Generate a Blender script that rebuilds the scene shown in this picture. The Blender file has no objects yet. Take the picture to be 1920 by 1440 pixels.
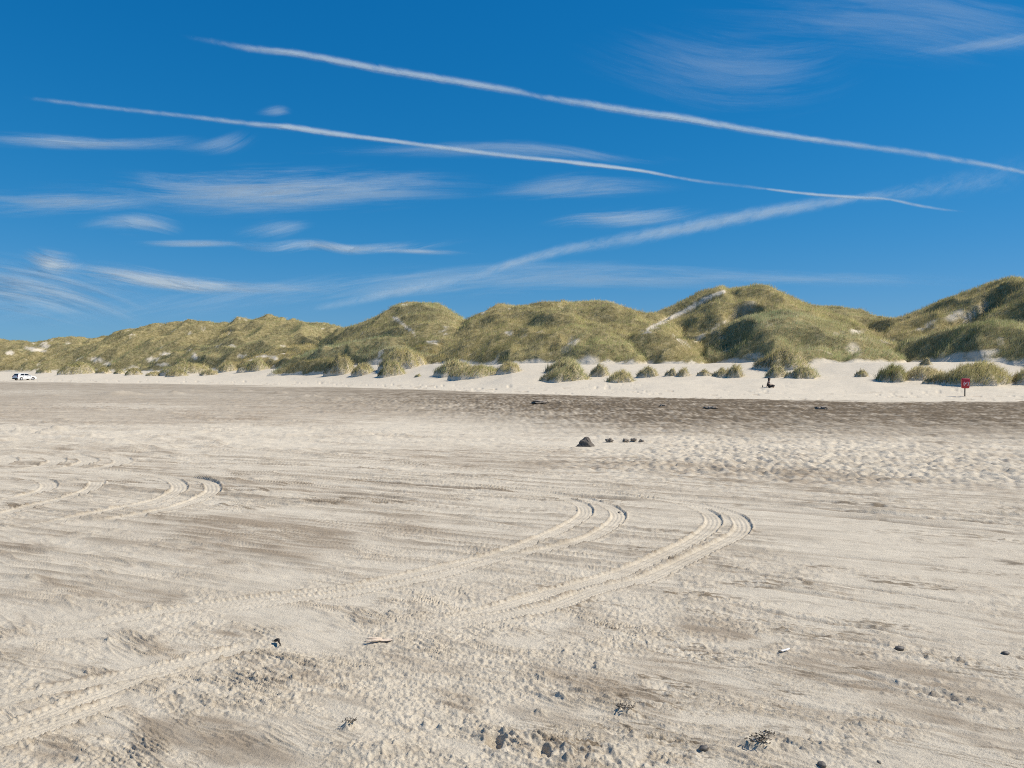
import bpy, bmesh, math, random
import numpy as np
from mathutils import Vector, Matrix

random.seed(7)
RNG = np.random.default_rng(11)
SC = bpy.context.scene
COL = SC.collection
R = math.radians

# ------------------------------------------------------------------ camera model
FPX, CAMH, VHOR = 1387.0, 2.2, 695.0           # focal length in photo pixels, eye height, horizon row
PITCH = math.atan((720.0 - VHOR) / FPX)
CP, SP = math.cos(PITCH), math.sin(PITCH)


def st(u, v):
    """photo pixel -> direction with y = 1: (x/y, z/y)"""
    a = (u - 960.0) / FPX
    b = (720.0 - v) / FPX
    den = CP + b * SP
    return a / den, (b * CP - SP) / den


def proj(x, y, z):
    zz = z - CAMH
    f = y * CP - zz * SP
    up = y * SP + zz * CP
    f = np.maximum(f, 1e-3)
    return 960.0 + FPX * x / f, 720.0 - FPX * up / f


# ------------------------------------------------------------------ numpy noise
def _hash(ix, iy, seed):
    h = (ix.astype(np.uint32) * np.uint32(374761393) + iy.astype(np.uint32) * np.uint32(668265263) + np.uint32(seed * 974711 + 13))
    h ^= h >> np.uint32(13)
    h *= np.uint32(1274126177)
    h ^= h >> np.uint32(16)
    return h


_ANG = np.linspace(0, 2 * np.pi, 256, endpoint=False)
_GX, _GY = np.cos(_ANG).astype(np.float32), np.sin(_ANG).astype(np.float32)


def perlin(x, y, seed=0):
    x = np.asarray(x, np.float32)
    y = np.asarray(y, np.float32)
    xf, yf = np.floor(x), np.floor(y)
    ix, iy = xf.astype(np.int64), yf.astype(np.int64)
    fx, fy = x - xf, y - yf
    ux = fx * fx * fx * (fx * (fx * 6 - 15) + 10)
    uy = fy * fy * fy * (fy * (fy * 6 - 15) + 10)

    def g(dx, dy):
        h = _hash(ix + dx, iy + dy, seed) & np.uint32(255)
        return _GX[h] * (fx - dx) + _GY[h] * (fy - dy)
    a, b, c, d = g(0, 0), g(1, 0), g(0, 1), g(1, 1)
    return 1.5 * ((a + (b - a) * ux) + ((c + (d - c) * ux) - (a + (b - a) * ux)) * uy)


def fbm(x, y, seed=0, octv=3, gain=0.5):
    s, a, f = 0.0, 1.0, 1.0
    for k in range(octv):
        s = s + a * perlin(x * f, y * f, seed + k * 17)
        a *= gain
        f *= 2.03
    return s


def sstep(a, b, x):
    t = np.clip((x - a) / (b - a), 0, 1)
    return t * t * (3 - 2 * t)


# ------------------------------------------------------------------ materials
def new_mat(name):
    m = bpy.data.materials.new(name)
    m.use_nodes = True
    nt = m.node_tree
    nt.nodes.clear()
    return m, nt, nt.nodes.new('ShaderNodeOutputMaterial')


def N(nt, kind, **kw):
    n = nt.nodes.new(kind)
    for k, val in kw.items():
        if k.startswith('i_'):
            n.inputs[k[2:].replace('_', ' ')].default_value = val
        else:
            setattr(n, k, val)
    return n


def simple_mat(name, col, rough=0.6, metal=0.0, var=0.15, scale=12.0, coat=0.0, bump=0.0):
    m, nt, out = new_mat(name)
    p = N(nt, 'ShaderNodeBsdfPrincipled')
    p.inputs['Roughness'].default_value = rough
    p.inputs['Metallic'].default_value = metal
    p.inputs['Coat Weight'].default_value = coat
    tc = N(nt, 'ShaderNodeTexCoord')
    no = N(nt, 'ShaderNodeTexNoise')
    no.inputs['Scale'].default_value = scale
    no.inputs['Detail'].default_value = 5
    nt.links.new(tc.outputs['Object'], no.inputs['Vector'])
    cr = N(nt, 'ShaderNodeValToRGB')
    c = np.array(col[:3])
    cr.color_ramp.elements[0].position = 0.3
    cr.color_ramp.elements[1].position = 0.7
    cr.color_ramp.elements[0].color = (*(c * (1 - var)), 1)
    cr.color_ramp.elements[1].color = (*np.minimum(c * (1 + var), 1), 1)
    nt.links.new(no.outputs['Fac'], cr.inputs['Fac'])
    nt.links.new(cr.outputs['Color'], p.inputs['Base Color'])
    if bump:
        b = N(nt, 'ShaderNodeBump')
        b.inputs['Strength'].default_value = bump
        b.inputs['Distance'].default_value = 0.02
        nt.links.new(no.outputs['Fac'], b.inputs['Height'])
        nt.links.new(b.outputs['Normal'], p.inputs['Normal'])
    nt.links.new(p.outputs['BSDF'], out.inputs['Surface'])
    return m


DRY = (0.640, 0.560, 0.432)
DAMP = (0.365, 0.295, 0.212)
DARK = (0.138, 0.103, 0.063)


def sand_mat():
    m, nt, out = new_mat('sand')
    L = nt.links.new
    at = N(nt, 'ShaderNodeAttribute', attribute_name='damp')
    sep = N(nt, 'ShaderNodeSeparateColor')
    L(at.outputs['Color'], sep.inputs[0])
    tc = N(nt, 'ShaderNodeTexCoord')
    n1 = N(nt, 'ShaderNodeTexNoise')
    n1.inputs['Scale'].default_value = 2.2
    n1.inputs['Detail'].default_value = 10
    n1.inputs['Roughness'].default_value = 0.86
    L(tc.outputs['Object'], n1.inputs['Vector'])
    n2 = N(nt, 'ShaderNodeTexNoise')
    n2.inputs['Scale'].default_value = 62.0
    n2.inputs['Detail'].default_value = 5
    n2.inputs['Roughness'].default_value = 0.75
    L(tc.outputs['Object'], n2.inputs['Vector'])
    mx = N(nt, 'ShaderNodeMix', data_type='RGBA')
    mx.inputs['A'].default_value = (*DRY, 1)
    mx.inputs['B'].default_value = (*DAMP, 1)
    L(sep.outputs[0], mx.inputs['Factor'])
    mx2 = N(nt, 'ShaderNodeMix', data_type='RGBA')
    mx2.inputs['B'].default_value = (*DARK, 1)
    L(sep.outputs[1], mx2.inputs['Factor'])
    L(mx.outputs['Result'], mx2.inputs['A'])
    # grain
    ad = N(nt, 'ShaderNodeMath', operation='ADD')
    L(n1.outputs['Fac'], ad.inputs[0])
    L(n2.outputs['Fac'], ad.inputs[1])
    mr = N(nt, 'ShaderNodeMapRange')
    mr.inputs['From Min'].default_value = 0.72
    mr.inputs['From Max'].default_value = 1.28
    mr.inputs['To Min'].default_value = 0.74
    mr.inputs['To Max'].default_value = 1.19
    L(ad.outputs[0], mr.inputs['Value'])
    vm = N(nt, 'ShaderNodeVectorMath', operation='SCALE')
    L(mx2.outputs['Result'], vm.inputs[0])
    L(mr.outputs[0], vm.inputs['Scale'])
    bs = N(nt, 'ShaderNodeBsdfPrincipled')
    bs.inputs['Roughness'].default_value = 0.95
    bs.inputs['Specular IOR Level'].default_value = 0.15
    L(vm.outputs[0], bs.inputs['Base Color'])
    b = N(nt, 'ShaderNodeBump')
    b.inputs['Strength'].default_value = 0.9
    b.inputs['Distance'].default_value = 0.014
    L(n2.outputs['Fac'], b.inputs['Height'])
    L(b.outputs['Normal'], bs.inputs['Normal'])
    L(bs.outputs['BSDF'], out.inputs['Surface'])
    return m


def grass_mat():
    m, nt, out = new_mat('marram')
    L = nt.links.new
    at = N(nt, 'ShaderNodeAttribute', attribute_name='tint')
    d = N(nt, 'ShaderNodeBsdfDiffuse')
    t = N(nt, 'ShaderNodeBsdfTranslucent')
    L(at.outputs['Color'], d.inputs['Color'])
    L(at.outputs['Color'], t.inputs['Color'])
    mx = N(nt, 'ShaderNodeMixShader')
    mx.inputs[0].default_value = 0.3
    L(d.outputs[0], mx.inputs[1])
    L(t.outputs[0], mx.inputs[2])
    L(mx.outputs[0], out.inputs['Surface'])
    return m


def dune_mat():
    m, nt, out = new_mat('dune_ground')
    L = nt.links.new
    at = N(nt, 'ShaderNodeAttribute', attribute_name='bare')
    tc = N(nt, 'ShaderNodeTexCoord')
    n1 = N(nt, 'ShaderNodeTexNoise')
    n1.inputs['Scale'].default_value = 1.3
    n1.inputs['Detail'].default_value = 6
    L(tc.outputs['Object'], n1.inputs['Vector'])
    cr = N(nt, 'ShaderNodeValToRGB')
    cr.color_ramp.elements[0].color = (0.20, 0.165, 0.078, 1)
    cr.color_ramp.elements[1].color = (0.40, 0.33, 0.17, 1)
    cr.color_ramp.elements[0].position = 0.35
    cr.color_ramp.elements[1].position = 0.7
    L(n1.outputs['Fac'], cr.inputs['Fac'])
    mx = N(nt, 'ShaderNodeMix', data_type='RGBA')
    L(at.outputs['Fac'], mx.inputs['Factor'])
    L(cr.outputs['Color'], mx.inputs['A'])
    mx.inputs['B'].default_value = (DRY[0], DRY[1], DRY[2], 1)
    bs = N(nt, 'ShaderNodeBsdfDiffuse')
    L(mx.outputs['Result'], bs.inputs['Color'])
    b = N(nt, 'ShaderNodeBump')
    b.inputs['Strength'].default_value = 0.6
    b.inputs['Distance'].default_value = 0.3
    L(n1.outputs['Fac'], b.inputs['Height'])
    L(b.outputs['Normal'], bs.inputs['Normal'])
    L(bs.outputs[0], out.inputs['Surface'])
    return m


M_SAND, M_GRASS, M_DUNE = sand_mat(), grass_mat(), dune_mat()


# ------------------------------------------------------------------ object helpers
def tag(o, label=None, cat=None, group=None, kind=None):
    if label:
        o['label'] = label
    if cat:
        o['category'] = cat
    if group:
        o['group'] = group
    if kind:
        o['kind'] = kind
    return o


def empty(name, loc, rz=0.0):
    o = bpy.data.objects.new(name, None)
    o.location = loc
    o.rotation_euler = (0, 0, rz)
    o.empty_display_size = 0.3
    COL.objects.link(o)
    return o


def np_mesh(name, verts, faces_flat, starts, mat, parent=None, smooth=False):
    me = bpy.data.meshes.new(name)
    nv = len(verts)
    me.vertices.add(nv)
    me.vertices.foreach_set('co', np.ascontiguousarray(verts, np.float32).ravel())
    me.loops.add(len(faces_flat))
    me.loops.foreach_set('vertex_index', np.ascontiguousarray(faces_flat, np.int32))
    me.polygons.add(len(starts))
    me.polygons.foreach_set('loop_start', np.ascontiguousarray(starts, np.int32))
    if smooth:
        me.polygons.foreach_set('use_smooth', np.ones(len(starts), bool))
    me.update(calc_edges=True)
    me.materials.append(mat)
    o = bpy.data.objects.new(name, me)
    COL.objects.link(o)
    if parent is not None:
        o.parent = parent
    return o


def grid_faces(nr, nc, wrap=False):
    i = np.arange(nr - 1)[:, None]
    j = np.arange(nc if wrap else nc - 1)[None, :]
    j2 = (j + 1) % nc
    a = i * nc + j
    b = i * nc + j2
    c = (i + 1) * nc + j2
    d = (i + 1) * nc + j
    q = np.stack([a, b, c, d], -1).reshape(-1, 4)
    return q.ravel(), np.arange(len(q)) * 4


def set_attr(o, name, data, typ='FLOAT'):
    at = o.data.attributes.new(name, typ, 'POINT')
    if typ == 'FLOAT':
        at.data.foreach_set('value', np.ascontiguousarray(data, np.float32).ravel())
    elif typ == 'FLOAT_VECTOR':
        at.data.foreach_set('vector', np.ascontiguousarray(data, np.float32).ravel())
    else:
        c = np.ones((len(data), 4), np.float32)
        c[:, :3] = data
        at.data.foreach_set('color', c.ravel())


def bm_obj(name, bm, mat, parent=None, smooth=True, bevel=0.0, sub=0):
    bmesh.ops.recalc_face_normals(bm, faces=bm.faces[:])
    me = bpy.data.meshes.new(name)
    bm.to_mesh(me)
    bm.free()
    if smooth:
        me.polygons.foreach_set('use_smooth', [True] * len(me.polygons))
    me.materials.append(mat)
    o = bpy.data.objects.new(name, me)
    COL.objects.link(o)
    if parent is not None:
        o.parent = parent
    if bevel:
        b = o.modifiers.new('b', 'BEVEL')
        b.width = bevel
        b.segments = 3
        b.limit_method = 'ANGLE'
    if sub:
        s = o.modifiers.new('s', 'SUBSURF')
        s.levels = s.render_levels = sub
    return o


# ------------------------------------------------------------------ ground shape
UB = np.array([-600, -200, 0, 250, 480, 700, 960, 1200, 1500, 1920, 2300], float)
DB = np.array([200, 172, 150, 128, 112, 93, 71, 60, 55, 52, 49], float)       # where the damp flat meets the dry sand
UF = np.array([-600, 0, 300, 500, 700, 960, 1200, 1400, 1640, 1920, 2300], float)
DF = np.array([280, 225, 192, 160, 126, 101, 95, 88, 80, 75, 70], float)      # foot of the dunes
ZF = np.array([1.6, 1.8, 2.0, 2.4, 3.1, 3.0, 2.9, 3.0, 2.9, 3.2, 3.2], float)


def apron(x, y):
    """big shape of the beach without the fine relief; also the border parameter"""
    yy = np.maximum(y, 0.5)
    u = np.clip(960 + FPX * x / yy, -600, 2300)
    db, df, zf = np.interp(u, UB, DB), np.interp(u, UF, DF), np.interp(u, UF, ZF)
    t = (y - db) / (df - db)
    tc = np.clip(t, 0, 1.02)
    z = zf * tc ** 2.0
    z = z + sstep(0.05, 0.5, t) * (0.22 * perlin(x / 9.0, y / 7.0, 91) + 0.10 * perlin(x / 3.1, y / 2.6, 92))
    z = np.where(y < 2, 0, z)
    return z, t


def gz(x, y):
    z, _ = apron(np.array([float(x)]), np.array([float(y)]))
    return float(z[0])


def hit(u, v):
    """where the sight line through a photo pixel meets the beach"""
    s, t = st(u, v)
    ys = np.concatenate([np.linspace(2.5, 40, 3000), np.linspace(40, 330, 6000)])
    z, _ = apron(s * ys, ys)
    below = (CAMH + t * ys) <= z
    k = int(np.argmax(below)) if below.any() else len(ys) - 1
    y = float(ys[k])
    return Vector((s * y, y, float(z[k])))


def flat_pts(pts):
    out = []
    for u, v in pts:
        s, t = st(u, v)
        y = -CAMH / t
        out.append((s * y, y))
    return np.array(out)


def catmull(P, n=14):
    P = np.asarray(P, float)
    Q = np.vstack([2 * P[0] - P[1], P, 2 * P[-1] - P[-2]])
    res = []
    for i in range(1, len(Q) - 2):
        t = np.linspace(0, 1, n, endpoint=False)[:, None]
        a, b, c, d = Q[i - 1], Q[i], Q[i + 1], Q[i + 2]
        res.append(0.5 * ((2 * b) + (c - a) * t + (2 * a - 5 * b + 4 * c - d) * t ** 2 + (3 * b - a - 3 * c + d) * t ** 3))
    res.append(P[-1:])
    return np.vstack(res)


# tyre tracks: photo points on the flat sand, half width in metres, depth, strength of the tread
TRACKS = [
    # the long U-turn, upper pair
    ([(-90, 1212), (0, 1198), (67, 1182), (167, 1169), (300, 1147), (433, 1129), (540, 1116), (640, 1105), (740, 1085), (840, 1062), (947, 1036), (1040, 999), (1086, 975), (1099, 960), (1088, 945), (1045, 932), (990, 922), (880, 911), (700, 899), (500, 889)], .115, 1.0),
    ([(310, 1150), (433, 1138), (640, 1112), (780, 1089), (940, 1048), (1040, 1028), (1107, 1009), (1147, 986), (1160, 968), (1148, 954), (1120, 942), (1060, 930), (960, 918), (800, 905)], .115, 1.0),
    # the long U-turn, lower pair
    ([(700, 1190), (780, 1177), (873, 1157), (1023, 1114), (1107, 1092), (1190, 1066), (1277, 1027), (1315, 1005), (1337, 985), (1335, 969), (1313, 955), (1275, 943), (1200, 933), (1060, 919), (850, 904)], .12, 1.0),
    ([(720, 1196), (787, 1184), (940, 1154), (1040, 1136), (1123, 1105), (1207, 1088), (1273, 1060), (1320, 1036), (1363, 1015), (1388, 1000), (1393, 985), (1380, 968), (1345, 955), (1300, 945), (1220, 935), (1100, 924), (900, 909)], .12, 1.0),
    # lower left pair
    ([(510, 1203), (433, 1220), (333, 1250), (233, 1281), (133, 1320), (67, 1347), (0, 1373), (-80, 1405)], .10, .75),
    ([(470, 1212), (400, 1229), (300, 1251), (200, 1273), (100, 1291), (0, 1314), (-80, 1335)], .10, .7),
    ([(250, 1305), (190, 1325), (130, 1347), (60, 1372), (0, 1392), (-60, 1412)], .09, .6),
    # hooks on the left
    ([(120, 879), (230, 885), (300, 893), (325, 901), (337, 911), (332, 922), (300, 937), (233, 952), (133, 973), (0, 997), (-80, 1008)], .14, .8),
    ([(160, 884), (280, 891), (360, 899), (390, 905), (400, 914), (392, 927), (333, 950), (200, 977), (0, 1001)], .14, .8),
    ([(-90, 884), (0, 890), (50, 896), (80, 901), (93, 910), (80, 921), (33, 933), (0, 941), (-60, 950)], .14, .8),
    ([(185, 900), (175, 915), (140, 930), (80, 945), (0, 965), (-60, 978)], .14, .8),
    ([(195, 855), (222, 859), (232, 865), (215, 872), (178, 879), (120, 886)], .2, .5),
    ([(130, 854), (155, 858), (168, 864), (150, 872), (110, 880), (60, 886)], .2, .5),
    ([(70, 854), (96, 858), (108, 864), (90, 872), (50, 880), (0, 886)], .2, .5),
    ([(0, 856), (15, 861), (10, 868), (-30, 876)], .2, .5),
]
# long straight ruts running across the flat: photo points, half width, depth
RUTS = [
    ([(-80, 858), (300, 866), (640, 876), (1000, 905), (1280, 917), (1600, 946), (1990, 976)], .10, .7),
    ([(-80, 870), (300, 876), (640, 886), (1000, 916), (1280, 929), (1600, 961), (1990, 992)], .11, 1.2),
    ([(640, 900), (1000, 925), (1280, 945), (1450, 958), (1600, 972), (1990, 1010)], .12, 1.3),
    ([(1000, 921), (1280, 939), (1500, 957), (1700, 975), (1990, 1002)], .09, .9),
    ([(-80, 884), (250, 890), (500, 902), (800, 925), (1000, 937)], .11, .7),
    ([(-80, 897), (200, 903), (400, 912), (640, 925), (850, 945), (1000, 960)], .10, .8),
    ([(200, 925), (420, 930), (640, 945), (860, 968), (1050, 998)], .09, .7),
    ([(380, 935), (560, 945), (760, 962), (900, 975)], .08, .6),
    ([(-60, 838), (200, 846), (500, 857), (700, 862), (1000, 886), (1300, 905), (1600, 928), (1960, 958)], .12, .6),
    ([(-60, 828), (300, 838), (640, 850), (1000, 873), (1200, 884)], .12, .5),
    ([(1280, 1069), (1400, 1078), (1560, 1098), (1720, 1118), (1960, 1150)], .05, .8),
    ([(1290, 1120), (1420, 1146), (1560, 1170), (1640, 1182), (1760, 1205), (1890, 1225)], .05, .8),
    ([(1400, 1030), (1600, 1048), (1800, 1066), (1990, 1086)], .06, .6),
    ([(1330, 1090), (1500, 1112), (1660, 1134), (1900, 1172)], .05, .5),
    ([(960, 812), (1300, 815), (1600, 826), (1960, 838)], .2, .7),
    ([(760, 790), (1000, 794), (1300, 803), (1640, 812), (1960, 824)], .22, .8),
    ([(1300, 790), (1600, 796), (1960, 806)], .25, .6),
    ([(1290, 1268), (1480, 1320), (1640, 1352), (1760, 1372), (1960, 1410)], .04, .6),
    ([(1480, 1230), (1600, 1262), (1720, 1296), (1960, 1350)], .06, .8),
]

# damp patches: photo centre, half sizes, tilt (deg), amount
BLOBS = [
    (500, 1000, 190, 45, 3, .95), (720, 985, 160, 30, 8, .55), (60, 1000, 110, 30, 0, .5), (330, 985, 100, 22, 3, .45),
    (30, 1020, 60, 40, 0, .5), (100, 860, 300, 40, 1, .45), (330, 905, 260, 30, 3, .35), (640, 920, 250, 30, 4, .35), (850, 1000, 120, 30, 10, .35),
    (1000, 865, 330, 22, 2, .6), (1450, 890, 330, 24, 3, .6), (1800, 915, 160, 16, 4, .45), (1350, 830, 150, 22, 0, .25),
    (1340, 1180, 90, 26, 6, .55), (1310, 1215, 60, 16, 4, .5), (1560, 1205, 90, 20, 8, .6), (1660, 1245, 170, 22, 12, .75), (1560, 1270, 150, 28, 14, .85),
    (1800, 1290, 170, 26, 14, .75), (1480, 1260, 90, 22, 10, .6), (1700, 1325, 170, 22, 16, .7), (1860, 1380, 120, 22, 14, .6),
    (1540, 1345, 130, 18, 14, .5), (1640, 1370, 60, 16, 14, .4), (1240, 1245, 110, 22, 10, .55), (1120, 1280, 140, 26, 14, .7),
    (1180, 1320, 110, 20, 12, .6), (860, 1310, 60, 20, 20, .7), (760, 1270, 70, 14, 10, .5), (1000, 1345, 90, 20, 15, .45),
    (160, 1276, 85, 22, -6, .8), (290, 1225, 40, 14, 0, .65), (240, 1212, 60, 14, 6, .5), (190, 1325, 70, 16, -8, .75), (380, 1375, 150, 42, 4, .9), (470, 1420, 120, 24, 0, .7),
    (600, 1290, 110, 30, 12, .6), (100, 1410, 60, 18, -8, .6), (460, 1175, 60, 16, 4, .6), (240, 1115, 110, 18, 2, .65), (130, 1085, 90, 18, 2, .55), (40, 1170, 50, 22, 0, .45),
    (400, 1050, 60, 14, 0, .5), (620, 1075, 60, 12, 0, .3), (1860, 1165, 60, 12, 8, .5), (1900, 1180, 40, 10, 8, .5), (1420, 1305, 140, 20, 14, .55),
    (930, 1100, 80, 14, 12, .25), (1080, 1190, 90, 14, 8, .3), (700, 1350, 60, 16, 16, .35), (1330, 1430, 90, 14, 10, .3),
    (1260, 1150, 60, 14, 8, .4), (1060, 1420, 160, 14, 0, .25), (820, 1250, 120, 12, 10, .3),
]
# smooth pale drifts
DRIFTS = [(1140, 836, 100, 8, 2, 1.0), (500, 1090, 90, 22, -6, .8), (520, 1150, 120, 26, 6, .8), (600, 1195, 90, 24, 0, .6), (1480, 975, 300, 30, 6, .7), (1660, 1040, 260, 40, 8, .6), (1500, 1130, 190, 22, 8, .6),
          (90, 1150, 90, 16, 0, .6), (250, 1165, 60, 12, 0, .5), (1400, 1205, 60, 10, -6, .9), (900, 800, 250, 18, 1, .5), (240, 762, 160, 5, 1, .7), (60, 734, 110, 3, 0, 1.0), (1780, 1420, 140, 24, 6, .6),
          (850, 1400, 60, 16, 6, .8), (640, 1320, 50, 30, 30, .3), (1720, 1140, 120, 20, 8, .7)]
# special lumps and pits: photo point, radii (m across, m deep), height (m)
LUMPS = [(928, 1390, .055, .075, -.055), (1020, 1410, .040, .060, -.045), (958, 1385, .07, .05, .026), (985, 1386, .07, .05, .024), (1006, 1382, .06, .05, .026), (915, 1377, .05, .04, .024), (945, 1376, .05, .03, .022), (1075, 1405, .12, .06, .02),
         (1150, 1418, .16, .10, .035), (1060, 1432, .10, .06, .03), (700, 1412, .25, .12, .04), (655, 1362, .05, .05, .045), (800, 1360, .05, .04, .03), (830, 1368, .05, .03, .035),
         (715, 1275, .07, .04, .03), (1170, 1338, .07, .06, .03), (1190, 1345, .05, .05, .025), (1020, 1270, .05, .06, .03), (1055, 1307, .06, .05, .035), (1010, 1338, .08, .05, .03), (1425, 1398, .09, .08, .03),
         (290, 1140, .06, .05, .04), (370, 1170, .06, .04, .04), (205, 1200, .05, .04, .035), (60, 1085, .2, .12, .04), (1050, 1110, .10, .06, .03),
         (40, 812, .9, .4, .13), (110, 808, .5, .3, .16), (75, 815, .3, .3, .14), (150, 822, .8, .4, .12), (215, 832, .7, .3, .1), (0, 828, .8, .4, .1), (310, 826, .8, .4, .08), (290, 840, .7, .3, .08), (470, 838, .9, .4, .08), (520, 820, .9, .4, .09),
         (440, 832, .8, .4, .07), (560, 845, .9, .4, .06), (700, 822, .8, .4, .08), (790, 800, 1., .5, .07), (680, 815, .5, .3, .08), (210, 742, 2.0, 2., .25), (235, 741, 2.2, 1.6, .25), (320, 738, 1.8, 1.6, .22), (360, 735, 2.0, 1.6, .2), (290, 725, 2., 2., .2), (455, 733, 2.0, 1.6, .22), (480, 731, 2, 1.6, .2),
         (270, 728, 2.2, 2, .22), (95, 742, 1.2, 1, .15), (580, 744, 1.2, 1, .2), (640, 750, 1.5, 1, .2), (520, 738, 1.5, 1, .2)]


def ell(U, V, c):
    u0, v0, ru, rv, tilt, amt = c
    a = R(tilt)
    du, dv = U - u0, V - v0
    p = (du * math.cos(a) + dv * math.sin(a)) / ru
    q = (-du * math.sin(a) + dv * math.cos(a)) / rv
    return amt * sstep(1.25, 0.55, np.sqrt(p * p + q * q))


def track_fields(X, Y, pts, hw, reach):
    """signed offset and arc length for points near a polyline; returns index array, offset, arc"""
    P = catmull(flat_pts(pts), 12)
    lo, hi = P.min(0) - reach, P.max(0) + reach
    idx = np.nonzero((X > lo[0]) & (X < hi[0]) & (Y > lo[1]) & (Y < hi[1]))[0]
    if len(idx) == 0:
        return idx, None, None, None
    x, y = X[idx], Y[idx]
    best = np.full(len(idx), 1e9, np.float32)
    off = np.zeros(len(idx), np.float32)
    arc = np.zeros(len(idx), np.float32)
    seg = np.linalg.norm(np.diff(P, axis=0), axis=1)
    cum = np.concatenate([[0], np.cumsum(seg)])
    for k in range(len(P) - 1):
        a, b = P[k], P[k + 1]
        L = seg[k]
        if L < 1e-5:
            continue
        l2, h2 = np.minimum(a, b) - reach, np.maximum(a, b) + reach
        mk = np.nonzero((x > l2[0]) & (x < h2[0]) & (y > l2[1]) & (y < h2[1]))[0]
        if len(mk) == 0:
            continue
        d = (b - a) / L
        px, py = x[mk] - a[0], y[mk] - a[1]
        t = np.clip(px * d[0] + py * d[1], 0, L)
        ex, ey = px - t * d[0], py - t * d[1]
        dist = np.hypot(ex, ey)
        better = dist < best[mk]
        m2 = mk[better]
        best[m2] = dist[better]
        off[m2] = (dist * np.sign(d[0] * py - d[1] * px))[better]
        arc[m2] = (cum[k] + t)[better]
    keep = best < reach
    return idx[keep], off[keep], arc[keep], cum[-1]


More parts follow.
